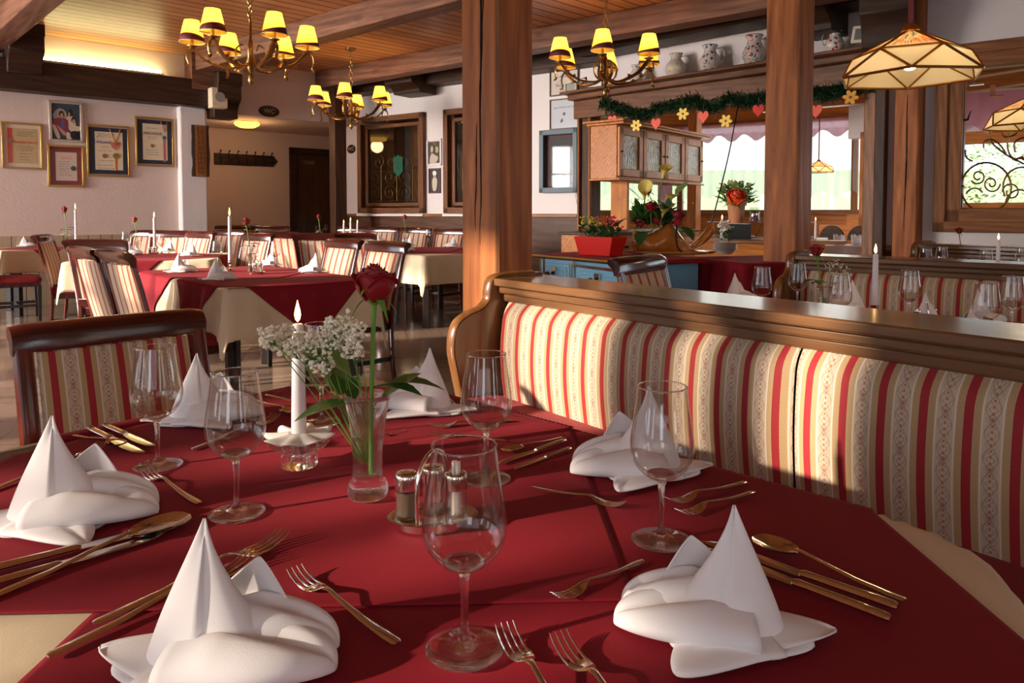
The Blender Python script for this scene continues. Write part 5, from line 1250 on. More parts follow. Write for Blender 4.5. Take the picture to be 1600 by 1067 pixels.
# certificates and display case right of the cracked post
WBR = WB
t, w_, h_, y = picture(WB, 860, 154, 905, 202, 'framed_certificate', 'square framed text with a small diamond mark, directly above the display case', 'framed text', .016, plain('thin_brown_frame', (.13, .06, .035), .5), [(.03, .03, .03, .03, plain('blue_white_sheet', (.52, .53, .58), .6), 'sheet')])
text('gut zu Mensch und Tier', .034, t, (0, y, .22 * h_), M['ink']); MB().prism([(0, .07 * h_), (.06 * w_, 0), (0, -.07 * h_), (-.06 * w_, 0)], y - .001, y, 'xz').build('diamond_mark', M['ink'], t); blob(t, y, S_([(-.12, -.2), (-.06, -.14), (-.04, -.24), (-.12, -.28)]), M['ink'], 'small_mark')
t, w_, h_, y = picture(WB, 860, 106, 905, 149, 'framed_certificate', 'framed certificate behind the right chandelier', 'framed certificate', .016, plain('thin_dark_frame', (.10, .05, .03), .5), [(.03, .03, .03, .03, plain('cream_sheet', (.62, .52, .44), .6), 'sheet')])
text('Wir freuen uns', .05, t, (-.02 * w_, y, .20 * h_), M['ink']); text('Beschäftigte', .055, t, (0, y, -.12 * h_), M['ink']); text('Tätigkeit', .045, t, (0, y, -.27 * h_), M['ink'])
s, z = WB.hit(934, 122); 
t, w_, h_, y = picture(WS, 906, 111, 924, 128, 'framed_photograph', 'tiny framed relief picture on the plate shelf behind the right chandelier', 'framed picture', .02, M['ivory'], [(.15, .15, .15, .15, plain('grey_relief', (.30, .29, .27), .5), 'picture')]); t.location += Vector((-.2, -.1, 0)); t.location.z = 2.784 + h_ / 2
s0, z1_ = WB.hit(849, 250)[0], WB.hit(880, 203)[1]; s1_, z0_ = WB.hit(908, 250)[0], WB.hit(880, 301)[1]
t = thing('display_case', 'grey-framed glass display case with red line ornament on the wall', 'display case', WB.pt((s0 + s1_) / 2, 0, (z0_ + z1_) / 2), WB.a); w_, h_ = s1_ - s0, z1_ - z0_
grey = plain('blue_grey_metal', (.12, .15, .17), .6, .2); fx = MB()
for z in (-1, 1): fx.box((0, -.06, z * (h_ / 2 - .035)), (w_, .12, .07))
for x in (-1, 1): fx.box((x * (w_ / 2 - .035), -.06, 0), (.07, .12, h_))
fx.build('case_frame', grey, t, bevel=.006); MB().box((0, -.02, 0), (w_ - .1, .02, h_ - .1)).build('back_panel', plain('dark_panel', (.06, .05, .05), .6), t)
cc = [(-w_ / 2 + .13, h_ / 2 - .10), (w_ / 2 - .13, h_ / 2 - .10), (w_ / 2 - .10, h_ / 2 - .13), (w_ / 2 - .10, -h_ / 2 + .13), (w_ / 2 - .13, -h_ / 2 + .10), (-w_ / 2 + .13, -h_ / 2 + .10), (-w_ / 2 + .10, -h_ / 2 + .13), (-w_ / 2 + .10, h_ / 2 - .13), (-w_ / 2 + .13, h_ / 2 - .10)]
MB().tube([(a, -.033, b) for a, b in cc], .004, 5).build('red_line_ornament', M['redink'], t); MB().box((0, -.085, 0), (w_ - .13, .004, h_ - .13)).build('pane', pane('case_glass', (.9, .9, .9), .012), t)
MB().tube([WB.pt(s1_ - .08, -.03, z0_), WB.pt(s1_ - .05, -.03, z0_ - .15), WB.pt(s1_ + .02, -.03, z0_ - .32), WB.pt(s1_ + .12, -.03, z0_ - .42)], .006, 6).build('power_cord', M['black']); lab(bpy.data.objects['power_cord'], 'thin black cord running down from the grey display case', 'cord')
# ---- lavatory recess: coat rack, door, ceiling lamp, speaker
s0, _ = RB.hit(334, 250); s1_, _ = RB.hit(431, 253); z_ = RB.hit(400, 251)[1]
t = thing('coat_rack', 'dark wooden coat rack with metal hooks on the recess wall', 'coat rack', RB.pt(s0, 0, z_), RB.a); L_ = s1_ - s0
MB().prism([(0, -.10), (L_ - .05, -.10), (L_ - .02, -.06), (L_ + .03, 0), (L_ - .02, .06), (L_ - .05, .10), (0, .10)], -.03, 0, 'xz').build('board', M['darkbeam'], t, bevel=.006)
for k in range(7):
    x = .1 + (L_ - .2) * k / 6; MB().tube(catmull([(x, -.03, -.06), (x, -.09, -.05), (x, -.10, .0), (x, -.04, .02), (x, -.03, .10), (x, -.07, .14)], 4), .008, 6).ball((x, -.075, .145), .016, seg=8).build('hook', M['iron'], t)
s0, _ = RB.hit(457, 300); s1_, _ = RB.hit(517, 300); zt = RB.hit(480, 232)[1]
t = thing('door_1', None, None, RB.pt(s0, 0, 0), RB.a, kind='structure'); L_ = s1_ - s0 + .3
fr = MB().box((0, -.02, zt / 2), (.12, .1, zt)).box((L_, -.02, zt / 2), (.12, .1, zt)).box((L_ / 2, -.02, zt - .06), (L_ + .12, .1, .12)).build('door_frame', M['darkbeam'], t, bevel=.006)
MB().box((L_ / 2, .01, zt / 2 - .06), (L_ - .12, .04, zt - .12)).build('door_leaf', wood('oak_leaf', (.05, .022, .010), (.11, .05, .022), 'z', .8, .4, .2), t); MB().box((.30, -.03, zt - .27), (.26, .02, .07)).box((.95, -.03, zt - .30), (.2, .03, .06)).build('door_closer', M['steel'], t)
c = at(386, 200, 11.9); t = thing('ceiling_lamp', 'small glowing amber ceiling lamp in front of the coat rack recess', 'ceiling lamp', (c.x, c.y, 2.64))
MB().lathe([(.0003, -.10), (.12, -.09), (.18, -.06), (.20, -.035), (.19, -.01), (.10, .0), (.0003, 0)], 16).build('lamp_shade', glow('amber_lamp_glass', (1, .50, .08), 2.2), t, angle=20)
MB().lathe([(.0003, 0), (.11, 0), (.11, .015), (.0003, .015)], 16).build('ceiling_plate', M['brass'], t)
pl = bpy.data.lights.new('amber_light', 'POINT'); pl.energy = 9; pl.color = (1, .6, .3); pl.shadow_soft_size = .12; po = bpy.data.objects.new('amber_light', pl); COL.objects.link(po); po.parent = t; po.location = (0, 0, -.18)
s, zt = WL.hit(340, 140); zb = WL.hit(340, 169)[1]
c = at(340, 154, 10.35); t = thing('loudspeaker', 'small white loudspeaker on the end of the dark wall beam', 'loudspeaker', c, WL.a)
MB().box((0, 0, 0), (.22, .18, .28)).build('cabinet', M['ivory'], t, bevel=.012); MB().lathe([(.0003, 0), (.07, 0), (.07, .008), (.0003, .008)], 24, (.0, -.09, .01), Matrix.Rotation(R(90), 3, 'X')).build('grille', plain('grey_grille', (.32, .30, .28), .6), t)
# cove light
s0, z0_ = WL.hit(68, 104, -.12); s1_, z1_ = WL.hit(252, 125, -.12)
t = thing('fluorescent_tube', 'glowing fluorescent tube lying in the cove on top of the dark wall beam', 'tube lamp', WL.pt(s0, -.12, 3.075), WL.a)
MB().tube([(0, 0, .02), (s1_ - s0, 0, .02)], .022, 10).build('tube', glow('warm_tube', (1, .90, .42), 16), t); MB().box(((s1_ - s0) / 2, 0, -.018), (s1_ - s0 + .06, .07, .03)).build('fitting', M['ivory'], t)
# ---- ironwork and shield in the glazed cabinet
def scroll(mb, cx, cz, r, turns=1.6, a0=0, sgn=1, y=0, th=.007, end=.15):
    pts = [(cx + sgn * r * (1 - (1 - end) * k / 30) * math.cos(a0 + turns * 2 * math.pi * k / 30), y, cz + r * (1 - (1 - end) * k / 30) * math.sin(a0 + turns * 2 * math.pi * k / 30)) for k in range(31)]
    mb.tube(pts, th, 6)
cw = ca1[1] - ca1[0]; t = thing('wrought_iron_grille', 'brass-coloured scroll grille inside the left glazed cabinet', 'iron grille', WB.pt((ca1[0] + ca1[1]) / 2, .12, ca1[2] + .2), WB.a); mb = MB()
for k in range(4):
    x = -.36 * cw + .24 * cw * k; scroll(mb, x, .14, .10 * cw, 1.5, 0, 1 if k % 2 else -1); scroll(mb, x, .40, .09 * cw, 1.4, 3, -1 if k % 2 else 1); mb.tube([(x + .11 * cw, 0, 0), (x + .11 * cw, 0, .62)], .007, 6)
    scroll(mb, x * .8, .66, .085 * cw, 1.3, 2, 1 if x > 0 else -1)
mb.build('scrolls', M['brass'], t); mb = MB().tube([(-.42 * cw, 0, 0), (.42 * cw, 0, 0)], .009, 6).tube([(-.42 * cw, 0, .5), (.42 * cw, 0, .5)], .006, 6).build('rail', M['brass'], t)
s, z = WB.hit(623, 259, .1); t = thing('green_shield', 'green shield-shaped pennant with dark script in the left glazed cabinet', 'pennant', WB.pt(s, .09, z), WB.a); k = .105
MB().prism([(-k, 1.35 * k), (-.35 * k, 1.45 * k), (0, 1.75 * k), (.35 * k, 1.45 * k), (k, 1.35 * k), (.95 * k, .2 * k), (k, -.9 * k), (.5 * k, -1.35 * k), (0, -1.65 * k), (-.5 * k, -1.35 * k), (-k, -.9 * k), (-.95 * k, .2 * k)], -.006, .006, 'xz').build('cloth', plain('teal_green', (.015, .22, .14), .6), t)
text('Reserve', .055, t, (0, -.009, .06), M['ink'], rz=0, shear=.3); text('fino', .05, t, (0, -.009, -.04), M['ink'], shear=.3)
# ================================================================== CHANDELIERS AND PENDANTS
M['lshade'] = shadem('yellow_lamp_shade', (1.0, .64, .075)); M['band'] = plain('burgundy_velvet_band', (.12, .006, .012), .7); M['trim'] = plain('shade_edging', (.75, .60, .35), .5)
M['bulb'] = glow('warm_bulb', (1, .72, .30), 14)
def make_chandelier():
    t = thing('chandelier', 'x', 'chandelier')       # origin: centre at the height of the lower shade edge
    top = HC - 2.66
    MB().lathe([(.0003, top), (.075, top), (.07, top - .02), (.02, top - .045), (.0003, top - .05)], 20).build('canopy', M['brass'], t)
    mb = MB(); z = top - .04
    k = 0
    while z > .22:
        pts = [(.020 * math.cos(a) if k % 2 else 0, 0 if k % 2 else .020 * math.cos(a), z - .035 + .035 * math.sin(a)) for a in [2 * math.pi * i / 10 for i in range(11)]]
        mb.tube(pts, .006, 6); z -= .055; k += 1
    mb.build('chain', M['brass'], t)
    MB().lathe([(.0003, .24), (.012, .23), (.012, .05), (.025, .02), (.018, -.05), (.03, -.10), (.045, -.16), (.03, -.22), (.012, -.25), (.028, -.275), (.026, -.295), (.030, -.31), (.022, -.335), (.0003, -.36)], 16).build('centre_stem', M['brass'], t)
    for j in range(4):
        a = j * math.pi / 2 + .3; c, s_ = math.cos(a), math.sin(a)
        pts = catmull([(.03 * c, .03 * s_, -.20), (.11 * c, .11 * s_, -.15), (.125 * c, .125 * s_, -.05), (.07 * c, .07 * s_, .0), (.05 * c, .05 * s_, -.05)], 5); MB().tube(pts, .013, 8, flat=(1.3, .5)).build('centre_scroll', M['brass'], t)
    for j in range(6):
        a = j * math.pi / 3 + .22; c, s_ = math.cos(a), math.sin(a); r = .485
        P = lambda x, z, w=0: Vector((x * c - w * s_, x * s_ + w * c, z))
        arm = catmull([P(.02, -.16), P(.12, -.21, .02), P(.26, -.20, -.01), (P(.38, -.15, .0)), P(.45, -.085), P(.485, -.055), P(.525, -.08), P(.535, -.14), P(.52, -.19), P(.545, -.22)], 5)
        n = len(arm); am = MB().tube(arm, [.020 if i < n * .6 else .012 for i in range(n)], 8, flat=(1.35, .5)); 
        for q in range(3):      # twisted leaves along the arm
            b = P(.20 + .06 * q, -.205 + .01 * q); am.tube([b, b + P(.03, .028, .035 * (-1) ** q), b + P(.075, .01, .02 * (-1) ** q)], [.004, .014, .003], 6, flat=(1.2, .35))
        arm_o = am.build('arm', M['brass'], t)
        cup = P(r, 0)
        MB().lathe([(.0003, -.06), (.010, -.055), (.03, -.045), (.045, -.038), (.046, -.034), (.015, -.036), (.0003, -.035)], 14, cup).build('drip_cup', M['brass'], arm_o)
        MB().lathe([(.014, -.035), (.014, .04), (.0003, .04)], 12, cup).build('candle_tube', M['gold'], arm_o)
        sh = MB().lathe([(.106, .0), (.062, .185)], 28, cup).build('lamp_shade', M['lshade'], t, angle=180)
        rows = []
        for i in range(29):
            b = 2 * math.pi * i / 28; zt = .042 + .022 * math.cos(b - a - 1.2); row = []
            for zz in (.003, zt):
                rr = .1075 - zz * .2378; row.append(cup + Vector((rr * math.cos(b), rr * math.sin(b), zz)))
            rows.append(row)
        MB().loft(rows).build('band', M['band'], sh, angle=180, solid=.001)
        MB().tube([cup + Vector((.107 * math.cos(2 * math.pi * i / 28), .107 * math.sin(2 * math.pi * i / 28), 0)) for i in range(29)], .0028, 5).build('lower_edging', M['trim'], sh); MB().tube([cup + Vector((.0625 * math.cos(2 * math.pi * i / 28), .0625 * math.sin(2 * math.pi * i / 28), .185)) for i in range(29)], .002, 5).build('upper_edging', M['trim'], sh)
        MB().ball(cup + Vector((0, 0, .085)), .020, (1, 1, 1.4), 10).build('bulb', M['bulb'], arm_o)
        l = bpy.data.lights.new('shade_light', 'POINT'); l.energy = 4.0; l.color = (1, .70, .34); l.shadow_soft_size = .025
        lo = bpy.data.objects.new('shade_light', l); COL.objects.link(lo); lo.parent = t; lo.location = cup + Vector((0, 0, .10))
    return t
PCD = proto('chandelier')
for px, Y, lb in ((392, 6.55, 'nearest brass chandelier with six yellow shades, above the framed certificates'), (548, 10.0, 'smaller-looking far chandelier in front of the dark post and glazed cabinet'), (946, 7.25, 'brass chandelier with six yellow shades, between the two wooden posts')):
    X, _ = ray(px, 100); PCD(make_chandelier, (X * Y, Y, 2.66), {392: 0, 548: .35, 946: .12}[px], lb)
def art(name):
    m = NT(name); v = m.coord(); sp = m.N('ShaderNodeSeparateXYZ'); m.L(v, sp.inputs[0])
    cb = m.N('ShaderNodeCombineXYZ'); m.L(m.math('MULTIPLY', m.math('ARCTAN2', sp.outputs[1], sp.outputs[0]), 2.6), cb.inputs[0]); m.L(m.math('MULTIPLY', sp.outputs[2], 5), cb.inputs[2])
    n = m.noise(cb.outputs[0], 1.9, 3, .6, .6); c = m.ramp(n, [(.30, (.03, .04, .16)), (.40, (.12, .12, .14)), (.46, (.55, .42, .22)), (.52, (.34, .05, .03)), (.58, (.55, .30, .08)), (.66, (.10, .06, .12)), (.74, (.55, .45, .28))])
    up = m.ramp(sp.outputs[2], [(.085, 0.0), (.115, 1.0)]); c = m.mix(m.math('MULTIPLY', up, 1.0), (.66, .58, .42), c)
    d = m.N('ShaderNodeBsdfDiffuse'); t = m.N('ShaderNodeBsdfTranslucent'); g = m.N('ShaderNodeBsdfGlossy'); g.inputs['Roughness'].default_value = .15; m.L(c, d.inputs[0]); m.L(c, t.inputs[0])
    a = m.N('ShaderNodeMixShader'); a.inputs[0].default_value = .6; m.L(d.outputs[0], a.inputs[1]); m.L(t.outputs[0], a.inputs[2]); b = m.N('ShaderNodeMixShader'); b.inputs[0].default_value = .06; m.L(a.outputs[0], b.inputs[1]); m.L(g.outputs[0], b.inputs[2]); m.L(b.outputs[0], m.out.inputs[0]); return m.m
M['art'] = art('streaked_art_glass')
def make_pendant():
    t = thing('pendant_lamp', 'x', 'pendant lamp')
    rim = [Vector((.268 * math.cos(k * math.pi / 3), .268 * math.sin(k * math.pi / 3), 0)) for k in range(6)]
    mid = [Vector((.205 * math.cos((k + .5) * math.pi / 3), .205 * math.sin((k + .5) * math.pi / 3), .092)) for k in range(6)]
    top = [Vector((.024 * math.cos((k + .5) * math.pi / 3), .024 * math.sin((k + .5) * math.pi / 3), .182)) for k in range(6)]
    g, e = MB(), MB()
    for k in range(6):
        j = (k + 1) % 6; i = k - 1
        g.add([mid[i], mid[k], top[k], top[i]], [(0, 1, 2, 3)]); g.add([rim[k], mid[k], mid[i]], [(0, 1, 2)]); g.add([rim[k], rim[j], mid[k]], [(0, 1, 2)])
        for a, b in ((mid[i], mid[k]), (mid[k], top[k]), (rim[k], mid[k]), (rim[j], mid[k]), (rim[k], rim[j])): e.tube([a, b], .0056, 6)
    g.build('glass_panels', M['art'], t, flatshade=True, recalc=False); e.build('brass_came', M['gold'], t)
    MB().lathe([(.0003, .215), (.018, .212), (.030, .198), (.036, .184), (.030, .178), (.0003, .178)], 24).build('cap', M['gold'], t)
    MB().tube([(0, 0, .21), (0, 0, HC - 1.70)], .010, 8).build('cord', plain('burgundy_cord', (.20, .015, .02), .5), t)
    MB().ball((0, 0, .068), .034, (1, 1, 1.1), 16).build('bulb', M['bulb'], t)
    l = bpy.data.lights.new('pendant_light', 'POINT'); l.energy = 5; l.color = (1, .72, .40); l.shadow_soft_size = .04
    lo = bpy.data.objects.new('pendant_light', l); COL.objects.link(lo); lo.parent = t; lo.location = (0, 0, .045); return t
PPD = proto('pendant')
X, _ = ray(1421, 120); PPD(make_pendant, (X * 2.9, 2.9, 1.70), R(3), 'large faceted stained-glass pendant lamp with a red cord')
X, _ = ray(1613, 200); PPD(make_pendant, (X * 4.5, 4.5, 1.70), R(8), 'faceted pendant lamp cut by the right border, before the interior window')
X, _ = ray(1279, 270); PPD(make_pendant, (X * 9.6, 9.6, 1.70), R(8), 'small distant pendant lamp hanging in front of the lace curtain', None, .78)
# ================================================================== STOVE AND SERVING TABLE
sa, sb = onz(835, 396, .86), onz(992, 409, .86); SV = Wall(sa[:2], sb[:2]); Ls = SV.len
t = thing('kitchen_stove', 'light blue enamelled stove with brass rail under a burgundy cloth', 'stove', (SV.p.x, SV.p.y, 0), SV.a)
blue = plain('light_blue_enamel', (.20, .44, .62), .2, coat=.4); blued = plain('deep_blue_enamel', (.13, .32, .48), .25, coat=.3)
MB().box((Ls / 2 + .03, .32, .44), (Ls - .12, .58, .80)).build('stove_body', blue, t, bevel=.01); MB().box((Ls / 2, .31, .845), (Ls, .64, .03)).build('cooktop', M['iron'], t, bevel=.006); MB().box((Ls / 2, .32, .03), (Ls - .2, .5, .06)).build('plinth', M['black'], t)
x0 = .09
for i, (a, b, z0, z1) in enumerate(((.11, .41, .54, .80), (.50, 1.02, .50, .79))):
    d_ = MB(); 
    for q in range(3): d_.box(((a + b) / 2, .026 - .007 * q, (z0 + z1) / 2), (b - a - .055 * q, .012, z1 - z0 - .05 * q))
    dr = d_.build('oven_door', blue, t, bevel=.004)
    MB().box(((a + b) / 2, .0, z1 - .055), (.05, .03, .05)).build('latch', M['steel'], dr); MB().ball(((a + b) / 2 - .035, -.045, z1 - .085), .022, (1.6, 1, 1), 12, Matrix.Rotation(R(-35), 3, 'Y')).build('handle_grip', M['black'], dr)
MB().bar((.46, .015, .08), (.46, .015, .83), .018, .018).bar((.07, .015, .08), (.07, .015, .83), .018, .018).bar((1.06, .01, .5), (1.06, .01, .79), .02, .02).bar((.48, .0, .80), (1.10, .0, .79), .018, .02).build('steel_strips', M['steel'], t)
mb = MB().tube([(-.02, -.055, .852), (Ls - .10, -.055, .852)], .011, 10); mb.build('brass_rail', M['gold'], t); MB().tube([(Ls - .12, -.055, .852), (Ls - .0, -.055, .852)], .014, 10).tube([(Ls - .03, -.055, .852), (Ls - .03, .02, .80)], .014, 8).build('rail_bracket', M['steel'], t); MB().tube([(.0, -.055, .852), (.0, .02, .85)], .012, 8).build('rail_bracket', M['steel'], t)
MB().box((Ls - .028, .32, .44), (.006, .56, .78)).build('side_panel', blued, t); fl2 = MB()
for k in range(2): fl2.ball((.60 + .30 * k, -.001, .60), .012, seg=8).ball((.59 + .30 * k, -.001, .575), .010, seg=8)
fl2.build('painted_flowers', M['heart'], t)
so = [SV.pt(-.01, -.01)[:2], SV.pt(Ls + .01, -.01)[:2], SV.pt(Ls + .01, .63)[:2], SV.pt(-.01, .63)[:2]]
drape('stove_cloth', so, [SV.pt(-.005, .01)[:2], SV.pt(Ls + .03, -.03)[:2], SV.pt(Ls + .05, .67)[:2], SV.pt(-.005, .62)[:2]], .861, 'red', 40, 30, .2, 0, .004, 16, 'burgundy cloth spread on top of the blue stove', 'cloth')
ta = onz(1068, 401, .84); TU = (SV.n * .92 + SV.u * .25).normalized(); TVv = Vector((-TU.y, TU.x, 0)) * -1
q0 = Vector(ta) ; tt = [q0, q0 + TU * 1.5, q0 + TU * 1.5 - TVv * -.75, q0 + TVv * .75]
tt = [Vector((p.x, p.y)) for p in tt]
table('serving table right of the blue stove, under a floor-length burgundy cloth', tt, .835)
cen = sum(tt, Vector((0, 0))) / 4; big = [cen + (p - cen) * 1 + (p - cen).normalized() * .95 for p in tt]
drape('burgundy_tablecloth', round_poly(tt, .03, 3), big, .837, 'red', 90, 90, .05, 0, .025, 44, 'floor-length pleated burgundy cloth on the serving table right of the stove')
# red planter with yellow and red flowers
pp = onz(938, 399, .865); pp.z = .866; t = thing('flower_box', 'bright red tapered flower box on the stove', 'planter', pp, SV.a + R(14)); rp_ = plain('red_glazed', (.70, .02, .015), .25)
MB().loft([[Vector((a * w, b * d_, z)) for a, b in ((-1, -1), (1, -1), (1, 1), (-1, 1))] for w, d_, z in ((.135, .075, 0), (.170, .095, .135), (.160, .085, .135), (.13, .07, .11))], close=True, caps=True).build('box', rp_, t, bevel=.004)
def clump(name, label, cat, loc, rz, n, ext, leafL, cols, seed, hts=.12, fl=60, fr=.009, lm='leaf'):
    rr = random.Random(seed); t = thing(name, label, cat, loc, rz); mb = MB()
    for i in range(n):
        p = Vector((rr.uniform(-1, 1) * ext[0], rr.uniform(-1, 1) * ext[1], rr.uniform(0, hts) * (1 - .4 * rr.random()))); d = Vector((rr.gauss(0, 1) + p.x * 6, rr.gauss(0, 1), rr.uniform(.1, 1))).normalized(); e = d.cross(Vector((0, 0, 1))).normalized(); L = leafL * rr.uniform(.6, 1.2)
        mb.add([p, p + d * L * .5 + e * L * .28, p + d * L, p + d * L * .5 - e * L * .28], [(0, 1, 2, 3)])
    o = mb.build('foliage', M[lm], t, recalc=False, angle=180); o['kind'] = 'stuff'
    for ci, (mat, cx, w) in enumerate(cols):
        fb = MB()
        for i in range(fl):
            p = Vector((cx * ext[0] + rr.gauss(0, .4) * w * ext[0], rr.uniform(-1, 1) * ext[1], hts * rr.uniform(.75, 1.25)))
            for k in range(3): fb.ball(p + Vector((rr.uniform(-1, 1), rr.uniform(-1, 1), rr.uniform(-.5, 1))) * fr, fr * .8, (1, 1, .6), 6)
        o = fb.build('blossoms', mat, t, angle=180); o['kind'] = 'stuff'
    return t
clump('potted_flowers', 'yellow and coral flowers growing in the red flower box', 'flowers', pp + Vector((0, 0, .10)), SV.a + R(14), 260, (.13, .06), .06, [(plain('lemon_petal', (.75, .62, .05), .6), -.55, 1.1), (plain('coral_petal', (.75, .07, .08), .6), .55, .9)], 4, .14, 55)
# orange glazed root-shaped bowl with the big arrangement
bp = onz(1035, 397, .865); bp.z = .868; t = thing('root_shaped_bowl', 'glossy orange bowl shaped like a tree root, on stove and serving table', 'bowl', bp, 0); t.scale = (1.12, 1.12, 1.12)
og = wood('orange_glaze', (.50, .15, .022), (.72, .27, .05), 'x', .7, .12, .1, coat=.6)
rows = []
for i in range(25):
    u = i / 24; x = -.20 + .54 * u; hgt = (.185 - .05 * math.sin(u * 9)) if u < .5 else (.185 - .13 * (u - .5) / .2 if u < .7 else .055 + .18 * ((u - .7) / .3) ** 1.5); w = .085 + .03 * math.sin(u * 7 + .5) if u < .6 else .09 - .035 * (u - .6) / .4
    b0 = 0 if u < .65 else .13 * ((u - .65) / .35) ** 1.4; row = []
    e = 1 if 0 < i < 24 else .5
    for k in range(18):
        a = 2 * math.pi * k / 18; row.append(Vector((x + .01 * math.sin(a * 3 + u * 8), w * e * math.cos(a) * (1 + .10 * math.sin(3 * a + u * 12)), b0 + (hgt - b0) * (.5 + .5 * math.sin(a) * e))))
    rows.append(row)
MB().loft(rows, close=True, caps=True).build('bowl_body', og, t, angle=180, sub=1)
bs = MB(); rows = [[Vector((.06 + (r * (.27 + .03 * math.sin(5 * a) + .015 * math.sin(13 * a))) * math.cos(a), r * (.12 + .012 * math.sin(9 * a)) * math.sin(a), z)) for a in [2 * math.pi * k / 60 for k in range(60)]] for r, z in ((.9, 0), (1, .008), (1, .018), (.85, .022), (.3, .024))]; bs.loft(rows, close=True, caps=True).build('ragged_base', og, t, angle=50)
MB().tube(catmull([(.075, -.10, .19), (.06, -.125, .12), (.07, -.13, .05), (.10, -.12, .02)], 5), .006, 6).build('dark_twig', M['darkbeam'], t)
fb = bp + Vector((-.07, 0, .21))
clump('floral_greenery', 'dark greenery of the big arrangement in the orange bowl', 'foliage', fb, 0, 420, (.13, .07), .08, [(M['gyp'], 0, 2.0)], 11, .16, 60, .006)
for i, (px, py, r, m_, lb) in enumerate(((1018, 321, .95, 'rose', 'large red rose at the left of the orange bowl arrangement'), (1048, 333, .95, 'rose', 'dark red rose at the middle right of the orange bowl arrangement'), (1014, 341, .75, 'carn', 'pinkish red carnation low in the orange bowl arrangement'), (990, 344, .75, 'carn', 'carnation at the far left of the orange bowl arrangement'), (1072, 342, .8, 'carn', 'carnation at the far right of the orange bowl arrangement'), (1022, 293, .8, 'carn', 'red carnation near the top of the orange bowl arrangement'))):
    if i == 0: M['carn'] = plain('carnation_petal', (.52, .015, .045), .6, var=.3)
    q = at(px, py + 8, bp.y - .10 + .03 * (i % 3)); h = .16
    r_ = make_rose(.12, r * 1.75, (.0, 0), leaves=(), mat=m_); r_.location = q - Vector((0, 0, .12)); r_.rotation_euler = (R(18), R((px - 1030) * .5), i); lab(r_, lb)
def calla(px, py, lb, tilt):
    q = at(px, py, bp.y - .06); t = thing('calla_lily', lb, 'flower', q - Vector((0, 0, .16)), 0); MB().tube([(0, 0, -.02), (0, 0, .16)], .005, 6).build('stem', M['stem'], t)
    def fn(u, v):
        a = 2 * math.pi * u; r = .008 + .042 * v ** 1.8 * (1 + .5 * math.cos(a)); return (r * math.cos(a) + .01 * v, r * math.sin(a), .15 + .085 * v * (1 + .35 * math.cos(a) * v))
    MB().grid(fn, 20, 8).build('bloom', plain('calla_yellow', (.80, .62, .12), .45), t, angle=180, recalc=False); MB().tube([(0, 0, .16), (0, 0, .215)], .006, 6).build('spadix', M['gold'], t); t.rotation_euler = (R(10), R(tilt), 1); return t
for px, py, lb, tl in ((1029, 276, 'topmost yellow calla of the orange bowl arrangement', 5), (1009, 303, 'upper left yellow calla of the orange bowl arrangement', -35), (1032, 312, 'yellow calla in the middle of the orange bowl arrangement', 25), (1028, 337, 'low yellow calla between the two red roses of the orange bowl', 5)): calla(px, py, lb, tl)
for k, (px, py, a, L_) in enumerate(((1008, 318, 170, .14), (1050, 312, 30, .15), (1060, 352, 300, .16), (1005, 360, 250, .16), (985, 340, 190, .12))):
    q = at(px, py, bp.y - .1); t = thing('broad_leaf', ['broad green leaf pointing left above the left rose', 'broad leaf pointing up right in the orange bowl arrangement', 'leaf hanging over the right side of the orange bowl', 'leaf hanging over the left side of the orange bowl', 'leaf at the far left edge of the orange bowl arrangement'][k], 'leaf', q)
    leaf_part(t, Vector((0, 0, 0)), R(a), L_, 'leafp' if k < 2 else 'leaf', up=1.1 if k < 2 else -.1, droop=.2 if k < 2 else .6, wide=.3, name='blade', pet=0)
# stacked bowls with white flowers and candle
q = onz(1133, 398, .84); q.z = .8405
for k in range(6):
    t = thing('white_dish', ['lowest white bowl of the stack on the serving table', 'second white dish from the bottom of the stack on the serving table', 'third white dish from the bottom of the stack', 'fourth white dish from the bottom of the stack', 'second white dish from the top of the stack', 'topmost white dish of the stack, right under the white posy'][k], 'dish', q + Vector((0, 0, .004 + .013 * k)), 0, 'stacked white dishes')
    MB().lathe([(.0003, .002), (.05, 0), (.055, .006), (.093 if k else .075, .030), (.095 if k else .077, .030), (.055, .010), (.0003, .008)], 28).build('dish_body', M['ceramic'], t, angle=60)
clump('white_flower_posy', 'small posy of white flowers on the stacked dishes', 'flowers', q + Vector((0, 0, .09)), 0, 50, (.05, .04), .05, [(plain('white_petal', (.88, .80, .74), .6), 0, 1.2)], 8, .13, 26, .018)
t = PC(make_candle, q + Vector((-.01, .06, .10)), 0, 'small lit candle behind the white flower posy', None, 1.1); t.scale = (1.1, 1.1, .9)
# black cable from the header to the serving table
c0, c1 = at(1156, 150, 8.0), at(1104, 377, 5.7); lab(MB().tube(catmull([c0, at(1140, 235, 7.2), at(1122, 310, 6.4), c1], 6), .006, 6).build('hanging_cable', M['black']), 'thin black cable hanging from the garland towards the serving table', 'cable')
